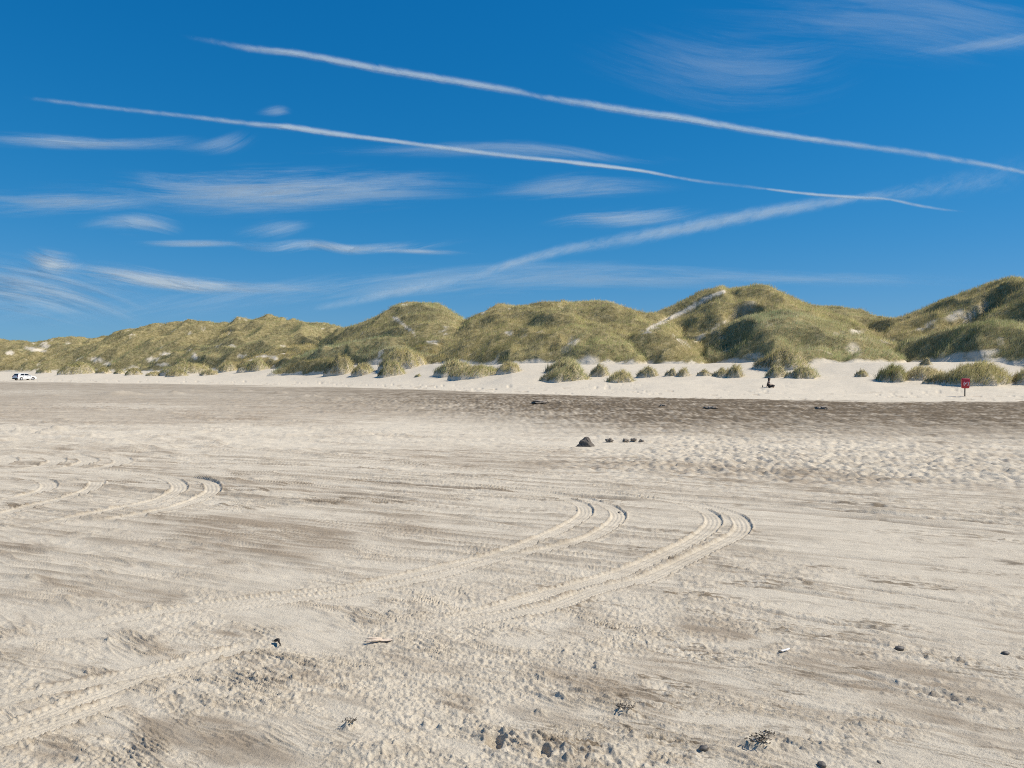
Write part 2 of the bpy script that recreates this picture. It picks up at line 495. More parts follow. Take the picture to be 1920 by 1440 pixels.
def build_beach():
    v1 = np.concatenate([np.arange(1760.0, 940.0, -1.25), np.arange(940.0, 762.0, -.62)])
    v2 = np.arange(762.0, 706.0, -0.4)
    r = np.concatenate([np.linspace(0.3, 2.7, 8), CAMH * FPX / (v1 - VHOR), CAMH * FPX / (v2 - VHOR), np.geomspace(285, 6000, 26)])
    half = math.atan(1010 / FPX)
    ph = np.concatenate([np.arange(-half, half, 1.35 / FPX * 0.86), [half]])
    side = np.arange(half, R(62), .0045)[1:]
    rest = np.linspace(side[-1], 2 * math.pi - side[-1], 70)[1:-1]
    ph = np.concatenate([-side[::-1], ph, side, rest])                  # wraps round
    nr, nc = len(r), len(ph)
    RR = np.repeat(r, nc).astype(np.float64)
    PH = np.tile(ph, nr)
    X, Y = RR * np.sin(PH), RR * np.cos(PH)
    Z, T = apron(X, Y)
    U, V = proj(X, np.maximum(Y, .3), np.zeros_like(X))                 # address of each point on the flat
    front = (Y > .8) & (np.abs(X) < Y * 1.9)
    dr = np.repeat(np.gradient(r), nc)
    dph = np.abs(np.gradient(np.unwrap(ph)))
    dr = np.maximum(dr, np.tile(np.minimum(dph, .2), nr) * RR)
    dr = np.clip(dr, 0.004, 3.0)
    vis = lambda lam: np.clip((lam / dr - .8) / 1.2, 0, 1)              # relief finer than the grid is left out

    # border between damp flat and dry apron, wavy
    wob = 0.06 * perlin(X / 14, Y / 9, 5) + 0.03 * perlin(X / 3.5, Y / 2.4, 6)
    dry_ap = sstep(-0.03, 0.04, T + wob * 0.75 + .025 * perlin(X / 1.5, Y / 1.5, 15))
    flat = 1 - sstep(-0.02, 0.06, T)

    # ---- damp map
    cx, sx = math.cos(R(-27)), math.sin(R(-27))
    A = X * cx + Y * sx + 0.25 * perlin(X / 1.7, Y / 1.7, 41)           # along the wind
    B = -X * sx + Y * cx + 0.12 * perlin(X / 0.9, Y / 0.9, 42)
    near = sstep(30, 18, RR)
    damp = np.zeros_like(X)
    wu = 26 * perlin(A / 1.5, B / .5, 51) + 14 * perlin(A / .5, B / .16, 52)
    wv = 11 * perlin(A / 1.2, B / .45, 53) + 6 * perlin(A / .4, B / .12, 54)
    Uw, Vw = U + wu, V + wv
    for c in BLOBS:
        damp = np.maximum(damp, 1.15 * ell(Uw, Vw, c))
    damp = sstep(.02, 1.25, damp + (.42 * perlin(A / 1.1, B / .28, 55) + .28 * perlin(A / .35, B / .08, 56)) * sstep(0, .2, damp))
    damp = damp * (.72 + .45 * perlin(A / 1.6, B / .12, 57) + .3 * perlin(A / .5, B / .05, 58))
    gen = sstep(0.10, 0.75, perlin(A / 2.6, B / .75, 61) + 0.5 * perlin(A / .9, B / .28, 62))
    damp = np.maximum(damp, 0.13 * gen)
    # far band, darkest just below the border on the right
    bandw = 6 * perlin(X / 22, Y / 5, 63) + 3 * perlin(X / 6, Y / 3, 64)
    Vb = V + bandw
    vtop = 695 + CAMH * FPX / np.interp(U, UB, DB)
    rel = Vb - vtop
    rightness = sstep(300, 1300, U)
    band = sstep(-6, 3, rel) * (1 - sstep(2 + 14 * rightness, 58 + 36 * rightness, rel))
    bandn = np.clip(.66 + .25 * perlin(X / 12, Y / 1.6, 65) + .34 * perlin(X / .30, Y / 1.2, 66) * vis(1.0) + .30 * perlin(X / 1.1, Y / 2.2, 67) + .40 * perlin(X / .15, Y / .8, 68) * vis(.7), 0, 1)
    damp = np.maximum(damp, band * (0.62 + 0.38 * rightness) * (.4 + .6 * bandn))
    mid = sstep(14, 30, rel) * (1 - sstep(788, 806, Vb))
    damp = np.maximum(damp, mid * (0.62 - 0.25 * rightness))
    pale = np.zeros_like(X)
    for c in DRIFTS:
        pale = np.maximum(pale, ell(U + wu * .5, V + wv * .5, c))
    damp = damp * (1 - 0.9 * pale)
    streak = perlin(A / .9, B / .06, 70) * vis(.06) + perlin(A / 2.2, B / .14, 71) * vis(.14) + perlin(A / 6, B / .4, 72) * vis(.4)
    streak += sstep(14, 26, RR) * (perlin(X / 9, Y / 1.1, 73) * vis(1.) + perlin(X / 3.5, Y / .5, 74) * vis(.5) + .7 * perlin(X / 1.1, Y / .7, 75) * vis(.6))
    damp = np.clip(damp + 0.24 * streak * (1 - .6 * pale), 0, 1)
    damp = np.clip(damp * flat + 0.06 * (1 - flat), 0, 1) * (1 - 0.85 * dry_ap)
    damp = damp * (1 - dry_ap)

    # ---- relief
    rough = sstep(-0.15, 0.5, perlin(X / 1.1, Y / 0.8, 21) + 0.6 * perlin(X / 3.3, Y / 2.4, 22) + 0.25 - 0.9 * damp - 0.9 * pale)
    lee = sstep(-0.15, 0.5, perlin(A / 1.8, B / .7, 23) + 0.3 - 0.3 * damp - 1.0 * pale)
    H = 0.016 * perlin(X / 5.5, Y / 4.2, 1) + 0.006 * perlin(X / 1.7, Y / 1.2, 2)
    rid = lambda a, b, s: 1 - 2 * np.abs(perlin(a, b, s))
    fine = np.clip(1 - .35 * damp, .3, 1) * (1 - .8 * pale)
    # wind-cut dashes: thin little scarps along the wind, in sizes from centimetres to a metre
    dark_sand = np.zeros_like(X)  # strength of the darker colour along dashes and combed lines
    line = np.zeros_like(X)
    for k, lam in enumerate((.026, .045, .08, .15, .32, .70)):
        vl = vis(lam) * sstep(lam * 26, lam * 52, RR) if lam > .1 else vis(lam)
        msk = sstep(-.05, .40, perlin(A / (lam * 16), B / (lam * 6), 100 + k) + .10)
        d1 = np.maximum(rid(A / (lam * 6), B / lam, 110 + k) - .45, 0) / .55
        g = vl * fine * msk * (.35 + .65 * lee) * d1 ** 1.3
        H += lam * (.46 if lam < .06 else (.16 if lam < .1 else .10)) * g
        dark_sand = np.maximum(dark_sand, g)
        if lam < .12:
            H += lam * .07 * vl * perlin(A / (lam * 3), B / lam, 120 + k)
    # crumbs and kicked-up clods
    for k, lam in enumerate((.020, .033, .055, .09, .18, .34)):
        vl = vis(lam) * sstep(lam * 30, lam * 60, RR) if lam > .1 else vis(lam)
        c0 = perlin(X / lam, Y / (lam * .9), 130 + k)
        H += lam * (.26 if lam < .04 else (.15 if lam < .06 else .06)) * vl * rough * fine * c0
        msk = sstep(.10, .5, perlin(X / (lam * 13), Y / (lam * 9), 140 + k))
        H += lam * (1.3 if lam < .04 else (.8 if lam < .06 else (.35 if lam < .1 else .2))) * vl * msk * (1 - pale) * np.maximum(perlin(X / (lam * 1.3), Y / (lam * 1.1), 150 + k) - .42, 0) * (.3 + .7 * rough)
    # long fine lines combed across the middle of the flat
    c2, s2 = math.cos(R(-22)), math.sin(R(-22))
    A2 = X * c2 + Y * s2
    B2 = -X * s2 + Y * c2 + .25 * perlin(X / 9, Y / 9, 47) + .05 * perlin(X / 2.2, Y / 2.2, 48)
    comb = sstep(832, 856, V) * sstep(1160, 1010, V + .04 * (U - 960)) * (1 - .6 * pale)
    for k, (lam, amp) in enumerate(((.09, .012), (.17, .018), (.32, .022))):
        l1 = np.maximum(rid(A2 / (lam * 34), B2 / lam, 160 + k) - .50, 0) / .50
        l1 = l1 * sstep(-.15, .3, perlin(A2 / (lam * 16), B2 / (lam * 3), 170 + k)) * vis(lam * .6) * comb
        H += 1.15 * amp * l1 * (1 + .25 * perlin(A2 / .4, B2 / .08, 174))
        dark_sand = np.maximum(dark_sand, l1)
        line = np.maximum(line, l1)
    # sparse thin nicks coloured darker, with slight relief
    nick = np.zeros_like(X)
    side = np.clip(sstep(940, 1160, U) * sstep(905, 960, V) + sstep(1000, 700, U) * sstep(835, 850, V) * sstep(985, 930, V) + .35, 0, 1)
    for k, lam in enumerate((.018, .030, .048, .08, .13)):
        vl = vis(lam * .8) * sstep(lam * 45, lam * 90, RR) * sstep(lam * 230, lam * 110, RR)
        q1 = sstep(.66, .86, rid(A2 / (lam * 8), B2 / lam, 190 + k)) * sstep(.26, .46, perlin(A2 / (lam * 13), B2 / (lam * 5), 196 + k) - .12 * (1 - side)) * vl * side * flat * (1 - .7 * pale)
        nick = np.maximum(nick, q1)
        H += lam * .22 * q1 * perlin(A2 / (lam * 2), B2 / (lam * .8), 202 + k)
    damp = np.clip(damp + .55 * dark_sand * flat + .65 * nick, 0, 1)  # dashes, combed lines and nicks coloured darker through the damp mask
    # crumbly turned-over patches close by
    cr = np.zeros_like(X)
    for c in [(720, 1412, 150, 34, 0, 1), (1170, 1424, 150, 26, 0, 1), (980, 1388, 90, 22, 4, .8), (560, 1262, 150, 34, 10, .8), (1180, 1342, 50, 16, 8, .8), (1430, 1392, 60, 22, 10, 1), (860, 1320, 60, 14, 10, .6), (290, 1140, 40, 12, 0, .6), (130, 1290, 80, 22, -8, .5), (1060, 1310, 80, 18, 10, .6), (700, 1260, 80, 18, 6, .5), (1300, 1190, 60, 14, 0, .4), (1040, 1110, 110, 26, 8, .5)]:
        cr = np.maximum(cr, ell(U + wu, V + wv, c))
    H += cr * (.013 * np.maximum(perlin(X / .030, Y / .028, 180) - .05, 0) * vis(.028) + .022 * np.maximum(perlin(X / .055, Y / .05, 181) - .2, 0) * vis(.05) + .03 * np.maximum(perlin(X / .10, Y / .09, 182) - .3, 0))
    damp = np.clip(damp + .35 * cr * sstep(-.2, .4, perlin(X / .12, Y / .1, 183)), 0, 1)
    # trampled ground further out
    tr = sstep(900, 1300, U + 120 * perlin(X / 9, Y / 4, 31)) * sstep(928, 870, V + 12 * perlin(X / 5, Y / 3, 32) - (U - 1500) * .03)
    tr = np.maximum(tr, sstep(40, 20, rel) * sstep(2, 12, rel) * .9)
    tr = np.maximum(tr, .55 * sstep(845, 800, V) * sstep(200, 600, U))
    tr *= flat * (1 - pale)
    dim = np.minimum(perlin(X / .24, Y / .24, 33) + .02, .28)
    H += tr * (0.075 * dim * vis(.24) + .065 * np.minimum(perlin(X / .16, Y / .16, 30) + .05, .3) * vis(.16) + 0.022 * perlin(X / .9, Y / .8, 35) * vis(.8) + 0.014 * perlin(X / 1.9, Y / 2.0, 36) * vis(1.6))
    H += band * (.05 * perlin(X / .5, Y / 1.2, 88) * vis(1.0) + .05 * perlin(X / .25, Y / .8, 89) * vis(.7))
    H += flat * sstep(16, 30, RR) * (1 - .7 * pale) * (.07 * np.maximum(rid(X / 5 + .2 * Y, Y / .9, 44) - .5, 0) * vis(.8) + .07 * np.maximum(rid(X / 2.2, Y / .5, 45) - .5, 0) * vis(.5) + .16 * sstep(28, 40, RR) * np.maximum(perlin(X / 1.3, Y / 1.2, 46) - .35, 0) * vis(1.0))
    # crusted ledges on the far left
    lf = sstep(900, 500, U) * sstep(790, 810, V) * sstep(872, 845, V)
    H += lf * (0.035 * np.maximum(rid(X / 1.9 + .4 * Y, Y / .8, 37) - .45, 0) * vis(.7) + .03 * perlin(X / .8, Y / .5, 38) * vis(.5))
    # the dry apron: footprints and soft drifts
    ap = 1 - flat
    fp = np.maximum(-perlin(X / .75, Y / .9, 39) - .42, 0) * sstep(.0, .45, perlin(X / 7, Y / 5, 40)) * sstep(.75, .2, T) * sstep(0, .05, T)
    H = H * (1 - ap) + ap * (0.02 * perlin(X / 1.6, Y / 1.3, 43) - .85 * fp)
    wr = sstep(.28, .46, perlin(X / .85, Y / 1.3, 93)) * sstep(-.05, .35, perlin(X / 8, Y / 2.0, 94)) * sstep(0, .02, T) * sstep(.45, .22, T)
    H -= .09 * wr
    damp = np.clip(damp + .75 * wr, 0, 1)
    for u, v, rx, ry, h in LUMPS:
        p = flat_pts([(u, v)])[0]
        q = np.hypot((X - p[0]) / rx, (Y - p[1]) / ry)
        m = q < 2.2
        nz = 1 + .7 * perlin(X[m] / (rx * .8), Y[m] / (rx * .8), int(u) % 97) + .4 * perlin(X[m] / (rx * .3), Y[m] / (rx * .3), int(v) % 89)
        if h < 0:
            H[m] += h * sstep(1.25, .7, q[m] * (1 + .25 * perlin(X[m] / rx, Y[m] / rx, 3)))
        else:
            H[m] += .9 * h * np.exp(-(q[m] * 1.25) ** 2) * np.maximum(nz, 0)
    # ---- ruts and tyre tracks
    for pts, hw, dep in RUTS:
        idx, off, arc, tot = track_fields(X, Y, pts, hw, hw * 2.6 + .08)
        if len(idx) == 0:
            continue
        o = np.abs(off + .04 * perlin(arc / 1.2, 0 * arc, 77)) / hw
        on = sstep(-.35, .15, perlin(arc / 1.9, 0 * arc + hw * 31, 78) + .1)
        end = sstep(0, 1.0, arc) * sstep(0, 1.0, tot - arc)
        g = np.exp(-(o * 1.3) ** 2) * on * end
        H[idx] += dep * (-.030 * g + .014 * np.exp(-((o - 1.35) / .35) ** 2) * on * end * (1 + .3 * perlin(arc / .5, off / .1, 79)))
        damp[idx] = np.clip(damp[idx] + .75 * dep * g - .25 * np.exp(-((o - 1.4) / .5) ** 2) * on * end, 0, 1)
    trk = np.zeros_like(X)
    for pts, hw, tread in TRACKS:
        idx, off, arc, tot = track_fields(X, Y, pts, hw, hw * 1.9)
        if len(idx) == 0:
            continue
        o = off / hw
        ao = np.abs(o)
        end = sstep(0, min(2.5, .12 * tot), arc) * sstep(0, min(5.0, .22 * tot), tot - arc) * (0.84 + .16 * sstep(-.3, .3, perlin(arc / .9, 0 * arc, 81)))
        ins = sstep(1.08, .92, ao) * end
        H[idx] *= 1 - .84 * ins
        trk[idx] = np.maximum(trk[idx], ins)
        pitch = 0.050
        fade = vis(.045)[idx]
        chev = np.sin(2 * np.pi * (arc / pitch + ao * .9))
        ribs = np.cos(2 * np.pi * o * 2.0)
        prof = -.010 + .0050 * ribs * np.clip(vis(.06)[idx] + .35, 0, 1) + .0075 * tread * chev * fade * sstep(.45, .75, ao)
        H[idx] += ins * prof + end * .014 * np.exp(-((ao - 1.12) / .13) ** 2) * (1 + .7 * perlin(arc / .06, off / .03, 82))
        teeth = sstep(.1, .7, np.sin(2 * np.pi * arc / .095)) * np.exp(-((ao - 1.08) / .13) ** 2) * end
        H[idx] -= .006 * tread * teeth * vis(.06)[idx]
        damp[idx] = np.clip(damp[idx] * (1 - .85 * ins) + .5 * tread * teeth * vis(.05)[idx] + .25 * end * np.exp(-((ao - 1.15) / .12) ** 2), 0, 1)

    H = np.where(front, H, .03 * perlin(X / 5.5, Y / 4.2, 1))
    Z = Z + H
    vc = Z * 0
    darkm = np.clip(band * (0.38 + 0.60 * rightness) * (1.3 * bandn), 0, .95) * (1 - dry_ap)
    darkm = np.maximum(np.maximum(darkm, .22 * line * flat), .5 * nick * (1 - trk))
    faces, starts = grid_faces(nr, nc, wrap=True)
    verts = np.stack([X, Y, Z], -1)
    # close the small hole under the camera with a fan
    c = len(verts)
    verts = np.vstack([verts, [[0, 0, 0]]])
    fan = np.stack([np.full(nc, c), (np.arange(nc) + 1) % nc, np.arange(nc)], -1)
    fl = np.concatenate([faces.reshape(-1, 4)[:, ::-1].ravel(), fan[:, ::-1].ravel()])
    stt = np.concatenate([starts, len(faces) + np.arange(nc) * 3])
    o = np_mesh('beach', verts, fl, stt, M_SAND, smooth=True)
    col = np.zeros((len(verts), 3), np.float32)
    col[:-1, 0] = damp
    col[:-1, 1] = darkm
    set_attr(o, 'damp', col, 'FLOAT_COLOR')
    tag(o, kind='structure')
    return o


# ------------------------------------------------------------------ dunes
DUNE_TINT = [(1, 1, 1), (.93, 1, 1.05), (1.04, .98, .9), (.97, 1, .98), (1.06, 1.02, .95), (.92, .97, 1.0), (1.02, .95, .85), (.9, .95, .95), (.98, 1, 1), (.84, .96, 1.05), (.82, .80, .78), (1.02, .92, .8), (1.05, 1.03, 1), (.92, .9, .85), (.98, 1, .98), (.85, .82, .78), (.88, .85, .8), (.86, .84, .84), (1.04, 1.02, .98), (.90, .96, 1.0), (1.0, .96, .85), (1.0, 1.03, 1.08), (1.03, 1.0, .95), (.86, .92, .94), (.88, .92, .94)]
DUNES = [  # crest as photo point + distance, front width (m), lump size
    ([(-320, 660, 305), (-100, 650, 297), (0, 643, 290), (60, 645, 288), (110, 637, 285), (140, 635, 283), (165, 639, 280), (185, 648, 278), (240, 668, 272), (310, 696, 266)], 55, .8),
    ([(-260, 672, 262), (-60, 664, 252), (30, 663, 247), (90, 655, 243), (150, 651, 240), (190, 655, 238), (260, 672, 232), (340, 696, 228)], 26, .8),
    ([(-260, 684, 246), (-100, 677, 240), (0, 672, 234), (60, 668, 232), (110, 672, 230), (170, 668, 226), (230, 676, 222), (310, 696, 216)], 15, .7),
    ([(110, 685, 266), (182, 648, 260), (215, 637, 256), (250, 628, 252), (300, 617, 248), (350, 612, 245), (390, 611, 242), (430, 615, 238), (450, 610, 234), (480, 604, 230), (520, 603, 225), (545, 606, 222), (580, 612, 218), (632, 625, 210), (690, 650, 202), (760, 698, 195)], 58, 1.0),
    ([(170, 692, 244), (220, 674, 240), (280, 655, 234), (340, 640, 228), (420, 628, 222), (470, 626, 217), (520, 632, 212), (570, 650, 207), (640, 696, 202)], 34, .9),
    ([(250, 696, 216), (290, 682, 212), (340, 668, 206), (390, 655, 200), (440, 644, 194), (520, 636, 188), (560, 637, 184), (600, 647, 178), (680, 696, 170)], 28, .9),
    ([(400, 699, 184), (470, 674, 178), (520, 664, 172), (560, 656, 167), (600, 653, 163), (650, 661, 158), (720, 698, 152)], 22, .8),
    ([(130, 699, 220), (170, 686, 216), (210, 677, 212), (260, 673, 209), (300, 679, 206), (360, 699, 203)], 14, .7),
    ([(540, 700, 174), (575, 670, 171), (605, 646, 169), (632, 628, 168), (660, 617, 166), (690, 603, 164), (720, 588, 162), (745, 576, 160), (765, 572, 158), (800, 570, 156), (825, 573, 154), (845, 584, 152), (870, 600, 150), (900, 628, 148), (950, 692, 145)], 40, .8),
    ([(490, 703, 142), (540, 682, 140), (580, 662, 138), (640, 645, 137), (700, 633, 136), (745, 628, 135), (780, 640, 133), (830, 668, 131), (870, 698, 130)], 24, .8),
    ([(497, 704, 146), (530, 690, 141), (575, 678, 134), (620, 673, 128), (650, 681, 125), (690, 699, 122)], 11, .6),
    ([(690, 694, 128), (735, 672, 127), (770, 652, 126), (800, 643, 125), (830, 648, 124), (870, 694, 123)], 10, .6),
    ([(780, 668, 152), (850, 622, 148), (885, 598, 146), (905, 590, 145), (930, 578, 144), (960, 575, 143), (990, 573, 141), (1025, 570, 139), (1060, 571, 138), (1090, 568, 136), (1130, 568, 134), (1150, 573, 133), (1180, 585, 132), (1200, 590, 131), (1240, 600, 130), (1300, 640, 130), (1350, 692, 130)], 44, .9),
    ([(780, 698, 126), (815, 672, 125), (860, 646, 124), (905, 628, 123), (950, 610, 122), (1000, 597, 121), (1040, 590, 119), (1080, 597, 118), (1120, 620, 117), (1170, 650, 116), (1230, 695, 115)], 26, .9),
    ([(870, 700, 114), (900, 674, 113), (940, 650, 112), (990, 630, 111), (1040, 616, 109), (1100, 610, 108), (1140, 617, 107), (1180, 643, 106), (1230, 696, 105)], 22, .9),
    ([(795, 697, 122), (815, 676, 121), (850, 655, 120), (885, 646, 119), (915, 656, 118), (940, 694, 117)], 10, .6),
    ([(970, 697, 107), (1000, 673, 106), (1030, 657, 105), (1060, 653, 104), (1090, 664, 103), (1120, 697, 102)], 11, .6),
    ([(1105, 694, 112), (1135, 660, 108), (1175, 634, 104), (1215, 622, 101), (1250, 630, 99), (1290, 655, 98), (1330, 694, 97)], 13, .7),
    ([(1110, 660, 142), (1180, 606, 138), (1225, 589, 136), (1250, 580, 135), (1280, 565, 133), (1310, 548, 131), (1335, 541, 130), (1358, 544, 128), (1375, 538, 127), (1400, 536, 126), (1420, 537, 125), (1445, 545, 124), (1470, 558, 123), (1490, 570, 122), (1530, 584, 121), (1580, 605, 120), (1640, 640, 118), (1720, 690, 116)], 40, .8),
    ([(1235, 699, 120), (1280, 668, 116), (1315, 645, 112), (1345, 622, 109), (1375, 603, 106), (1410, 590, 103), (1445, 583, 102), (1480, 588, 101), (1530, 600, 100), (1580, 618, 99), (1620, 642, 98), (1680, 692, 97)], 24, .8),
    ([(1470, 697, 95), (1510, 664, 94), (1550, 642, 93), (1590, 634, 92), (1625, 642, 91), (1655, 665, 90), (1695, 694, 89)], 11, .8),
    ([(1480, 610, 166), (1530, 580, 164), (1560, 578, 162), (1590, 583, 160), (1620, 592, 158), (1660, 606, 156), (1740, 650, 154)], 40, .8),
    ([(1540, 660, 124), (1600, 622, 120), (1645, 601, 118), (1680, 596, 116), (1720, 582, 114), (1760, 566, 112), (1800, 551, 110), (1840, 536, 108), (1870, 525, 106), (1895, 522, 105), (1925, 526, 104), (1980, 540, 103), (2060, 560, 102), (2300, 620, 98)], 34, .8),
    ([(1612, 694, 99), (1640, 672, 97), (1680, 650, 94), (1730, 631, 90), (1780, 618, 86), (1830, 607, 83), (1880, 604, 81), (1940, 609, 80), (2020, 625, 80), (2160, 660, 80)], 15, .7),
    ([(1840, 690, 83), (1870, 660, 80), (1900, 641, 76), (1950, 625, 72), (2040, 640, 72), (2130, 680, 72)], 7, .6),
]
BARE = [(712, 682, 26, 10, 0, 1), (690, 690, 18, 6, 0, 1), (1103, 680, 20, 13, -20, 1), (1605, 622, 14, 5, 0, 1), (1600, 655, 16, 11, 20, .75), (1815, 594, 18, 7, -30, 1), (1838, 578, 24, 9, -28, .5), (1790, 592, 22, 9, -20, .75), (1745, 607, 16, 7, -30, .6),  # half amount in the right dune's hollow paints its shade as darker ground
        (1722, 618, 10, 3, 0, 1), (1395, 582, 26, 12, -30, .45), (1362, 603, 10, 4, -35, .9), (1340, 616, 12, 6, -40, .6), (1312, 632, 18, 4, -40, .7), (955, 625, 8, 4, 0, 1), (1073, 640, 12, 8, 0, .7), (65, 655, 22, 4, 8, 1), (84, 648, 8, 7, -40, 1), (18, 662, 9, 4, 0, 1), (127, 645, 6, 2, 0, .8),  # likewise the peak's hollow: shade put into the ground colour
        (184, 675, 14, 4, 5, 1), (200, 682, 8, 3, 0, .9), (310, 664, 9, 3, 0, 1), (285, 674, 14, 3, -8, 1), (365, 668, 7, 6, 30, 1), (436, 649, 7, 3, 0, 1), (455, 668, 9, 3, -10, 1), (497, 668, 10, 3, 0, 1), (515, 671, 10, 4, 10, 1), (480, 676, 12, 3, 0, .8),
        (377, 617, 6, 2, 0, .7), (810, 642, 12, 4, 10, 1), (745, 598, 7, 4, 20, 1), (1210, 624, 14, 2, -6, .8), (1780, 672, 40, 7, -14, .9), (1840, 664, 40, 8, -8, .9), (1665, 640, 18, 4, 8, .6), (1560, 690, 30, 7, 0, 1),
        (1415, 668, 20, 6, 0, .8), (1060, 655, 10, 6, 0, .4), (640, 690, 20, 5, 0, .7), (305, 684, 14, 3, 0, .9), (250, 690, 14, 4, 0, .7), (330, 690, 10, 3, 0, .6), (1290, 650, 3, 10, -40, .7)]
STROKES = [([(1215, 618), (1250, 600), (1290, 580), (1320, 563), (1337, 555), (1357, 547)], 4.5), ([(738, 596), (750, 604), (766, 616), (780, 628)], 2.6), ([(1262, 628), (1275, 640), (1290, 650)], 1.6)]
PITS = [(1397, 583, 2.5, 3.0, 4.2), (1375, 595, 1.6, 1.8, 1.8), (1835, 578, 2.4, 2.4, 3.4), (1860, 568, 1.2, 1.5, 1.3), (1073, 640, 1.2, 1.1, 1.3), (1790, 592, 1.5, 1.5, .8)]


def bare_mask(U, V, wu, wv):
    b = np.zeros_like(U)
    for c in BARE:
        b = np.maximum(b, ell(U + wu, V + wv * .6, c))
    for pts, w in STROKES:
        P = np.array(pts, float)
        d = np.full_like(U, 1e9)
        for a, c in zip(P[:-1], P[1:]):
            e = c - a
            t = np.clip(((U - a[0]) * e[0] + (V - a[1]) * e[1]) / (e @ e), 0, 1)
            d = np.minimum(d, np.hypot(U - a[0] - t * e[0], V - a[1] - t * e[1]))
        b = np.maximum(b, sstep(w * 1.1, w * .5, d + 1.2 * wv / 6))
    return b


GREEN = np.array([0.345, 0.355, 0.155])
OLIVE = np.array([0.445, 0.405, 0.184])
STRAW = np.array([0.600, 0.510, 0.305])
BLUISH = np.array([0.325, 0.360, 0.190])
BROWN = np.array([0.380, 0.275, 0.140])


def blade_mesh(name, P, NRM, L, Wd, tint, parent=None, wind=(.20, -.05), spread=.5):
    n = len(P)
    az = RNG.uniform(0, 2 * np.pi, n)
    D = np.stack([np.cos(az) * spread * RNG.random(n) + wind[0], np.sin(az) * spread * RNG.random(n) + wind[1], np.ones(n)], -1) + .55 * NRM
    D /= np.linalg.norm(D, axis=1, keepdims=True)
    mid = P + D * (L * .58)[:, None]
    D2 = D + np.stack([np.cos(az) * .35 + wind[0] * 1.6, np.sin(az) * .35 + wind[1], -RNG.uniform(.05, .7, n)], -1)
    D2 /= np.linalg.norm(D2, axis=1, keepdims=True)
    tip = mid + D2 * (L * .5)[:, None]
    b = RNG.uniform(0, 2 * np.pi, n)
    b = np.mod(b, np.pi) - np.pi / 2                     # one side of every blade looks to the sea
    S = np.stack([np.cos(b), np.sin(b), 0 * b], -1) * (Wd * .5)[:, None]
    Vv = np.stack([P - S, P + S, mid - S * .8, mid + S * .8, tip], 1).reshape(-1, 3)
    base = np.arange(n)[:, None] * 5
    fl = (base + np.array([[0, 1, 3, 2, 2, 3, 4]])).ravel()
    stt = (np.arange(n)[:, None] * 7 + np.array([[0, 4]])).ravel()
    o = np_mesh(name, Vv, fl, stt, M_GRASS, parent, smooth=True)
    face = np.stack([np.sin(b), -np.cos(b), 0 * b], -1)
    nn = NRM * 1.0 + .30 * face + np.array([0, 0, .1])
    nn /= np.linalg.norm(nn, axis=1, keepdims=True)
    o.data.normals_split_custom_set_from_vertices(np.repeat(nn, 5, 0).astype(np.float32))
    set_attr(o, 'tint', np.repeat(tint, 5, 0), 'FLOAT_COLOR')
    return o


def tint_for(x, y, n, straw=0.0):
    g = sstep(-.5, .5, perlin(x / 9, y / 9, 301) + .7 * perlin(x / 2.4, y / 2.4, 302))[:, None]
    bl = sstep(.15, .7, perlin(x / 14 + 9, y / 14, 303))[:, None]
    c = GREEN * (1 - g) + OLIVE * g
    c = c * (1 - bl * .6) + BLUISH * bl * .6
    k = RNG.random(n)[:, None]
    ps = np.clip(.26 + straw + .25 * perlin(x / 5, y / 5, 304), .05, .95)[:, None]
    c = np.where(k < ps, STRAW * (.8 + .4 * RNG.random((n, 1))), c)
    c = np.where(k > .93, BROWN, c)
    c = c * (1 + .26 * perlin(x / 6.5, y / 6.5, 305) + .14 * perlin(x / 1.9, y / 1.9, 306))[:, None]
    return np.clip(c * RNG.uniform(.78, 1.14, (n, 1)), 0, .95)


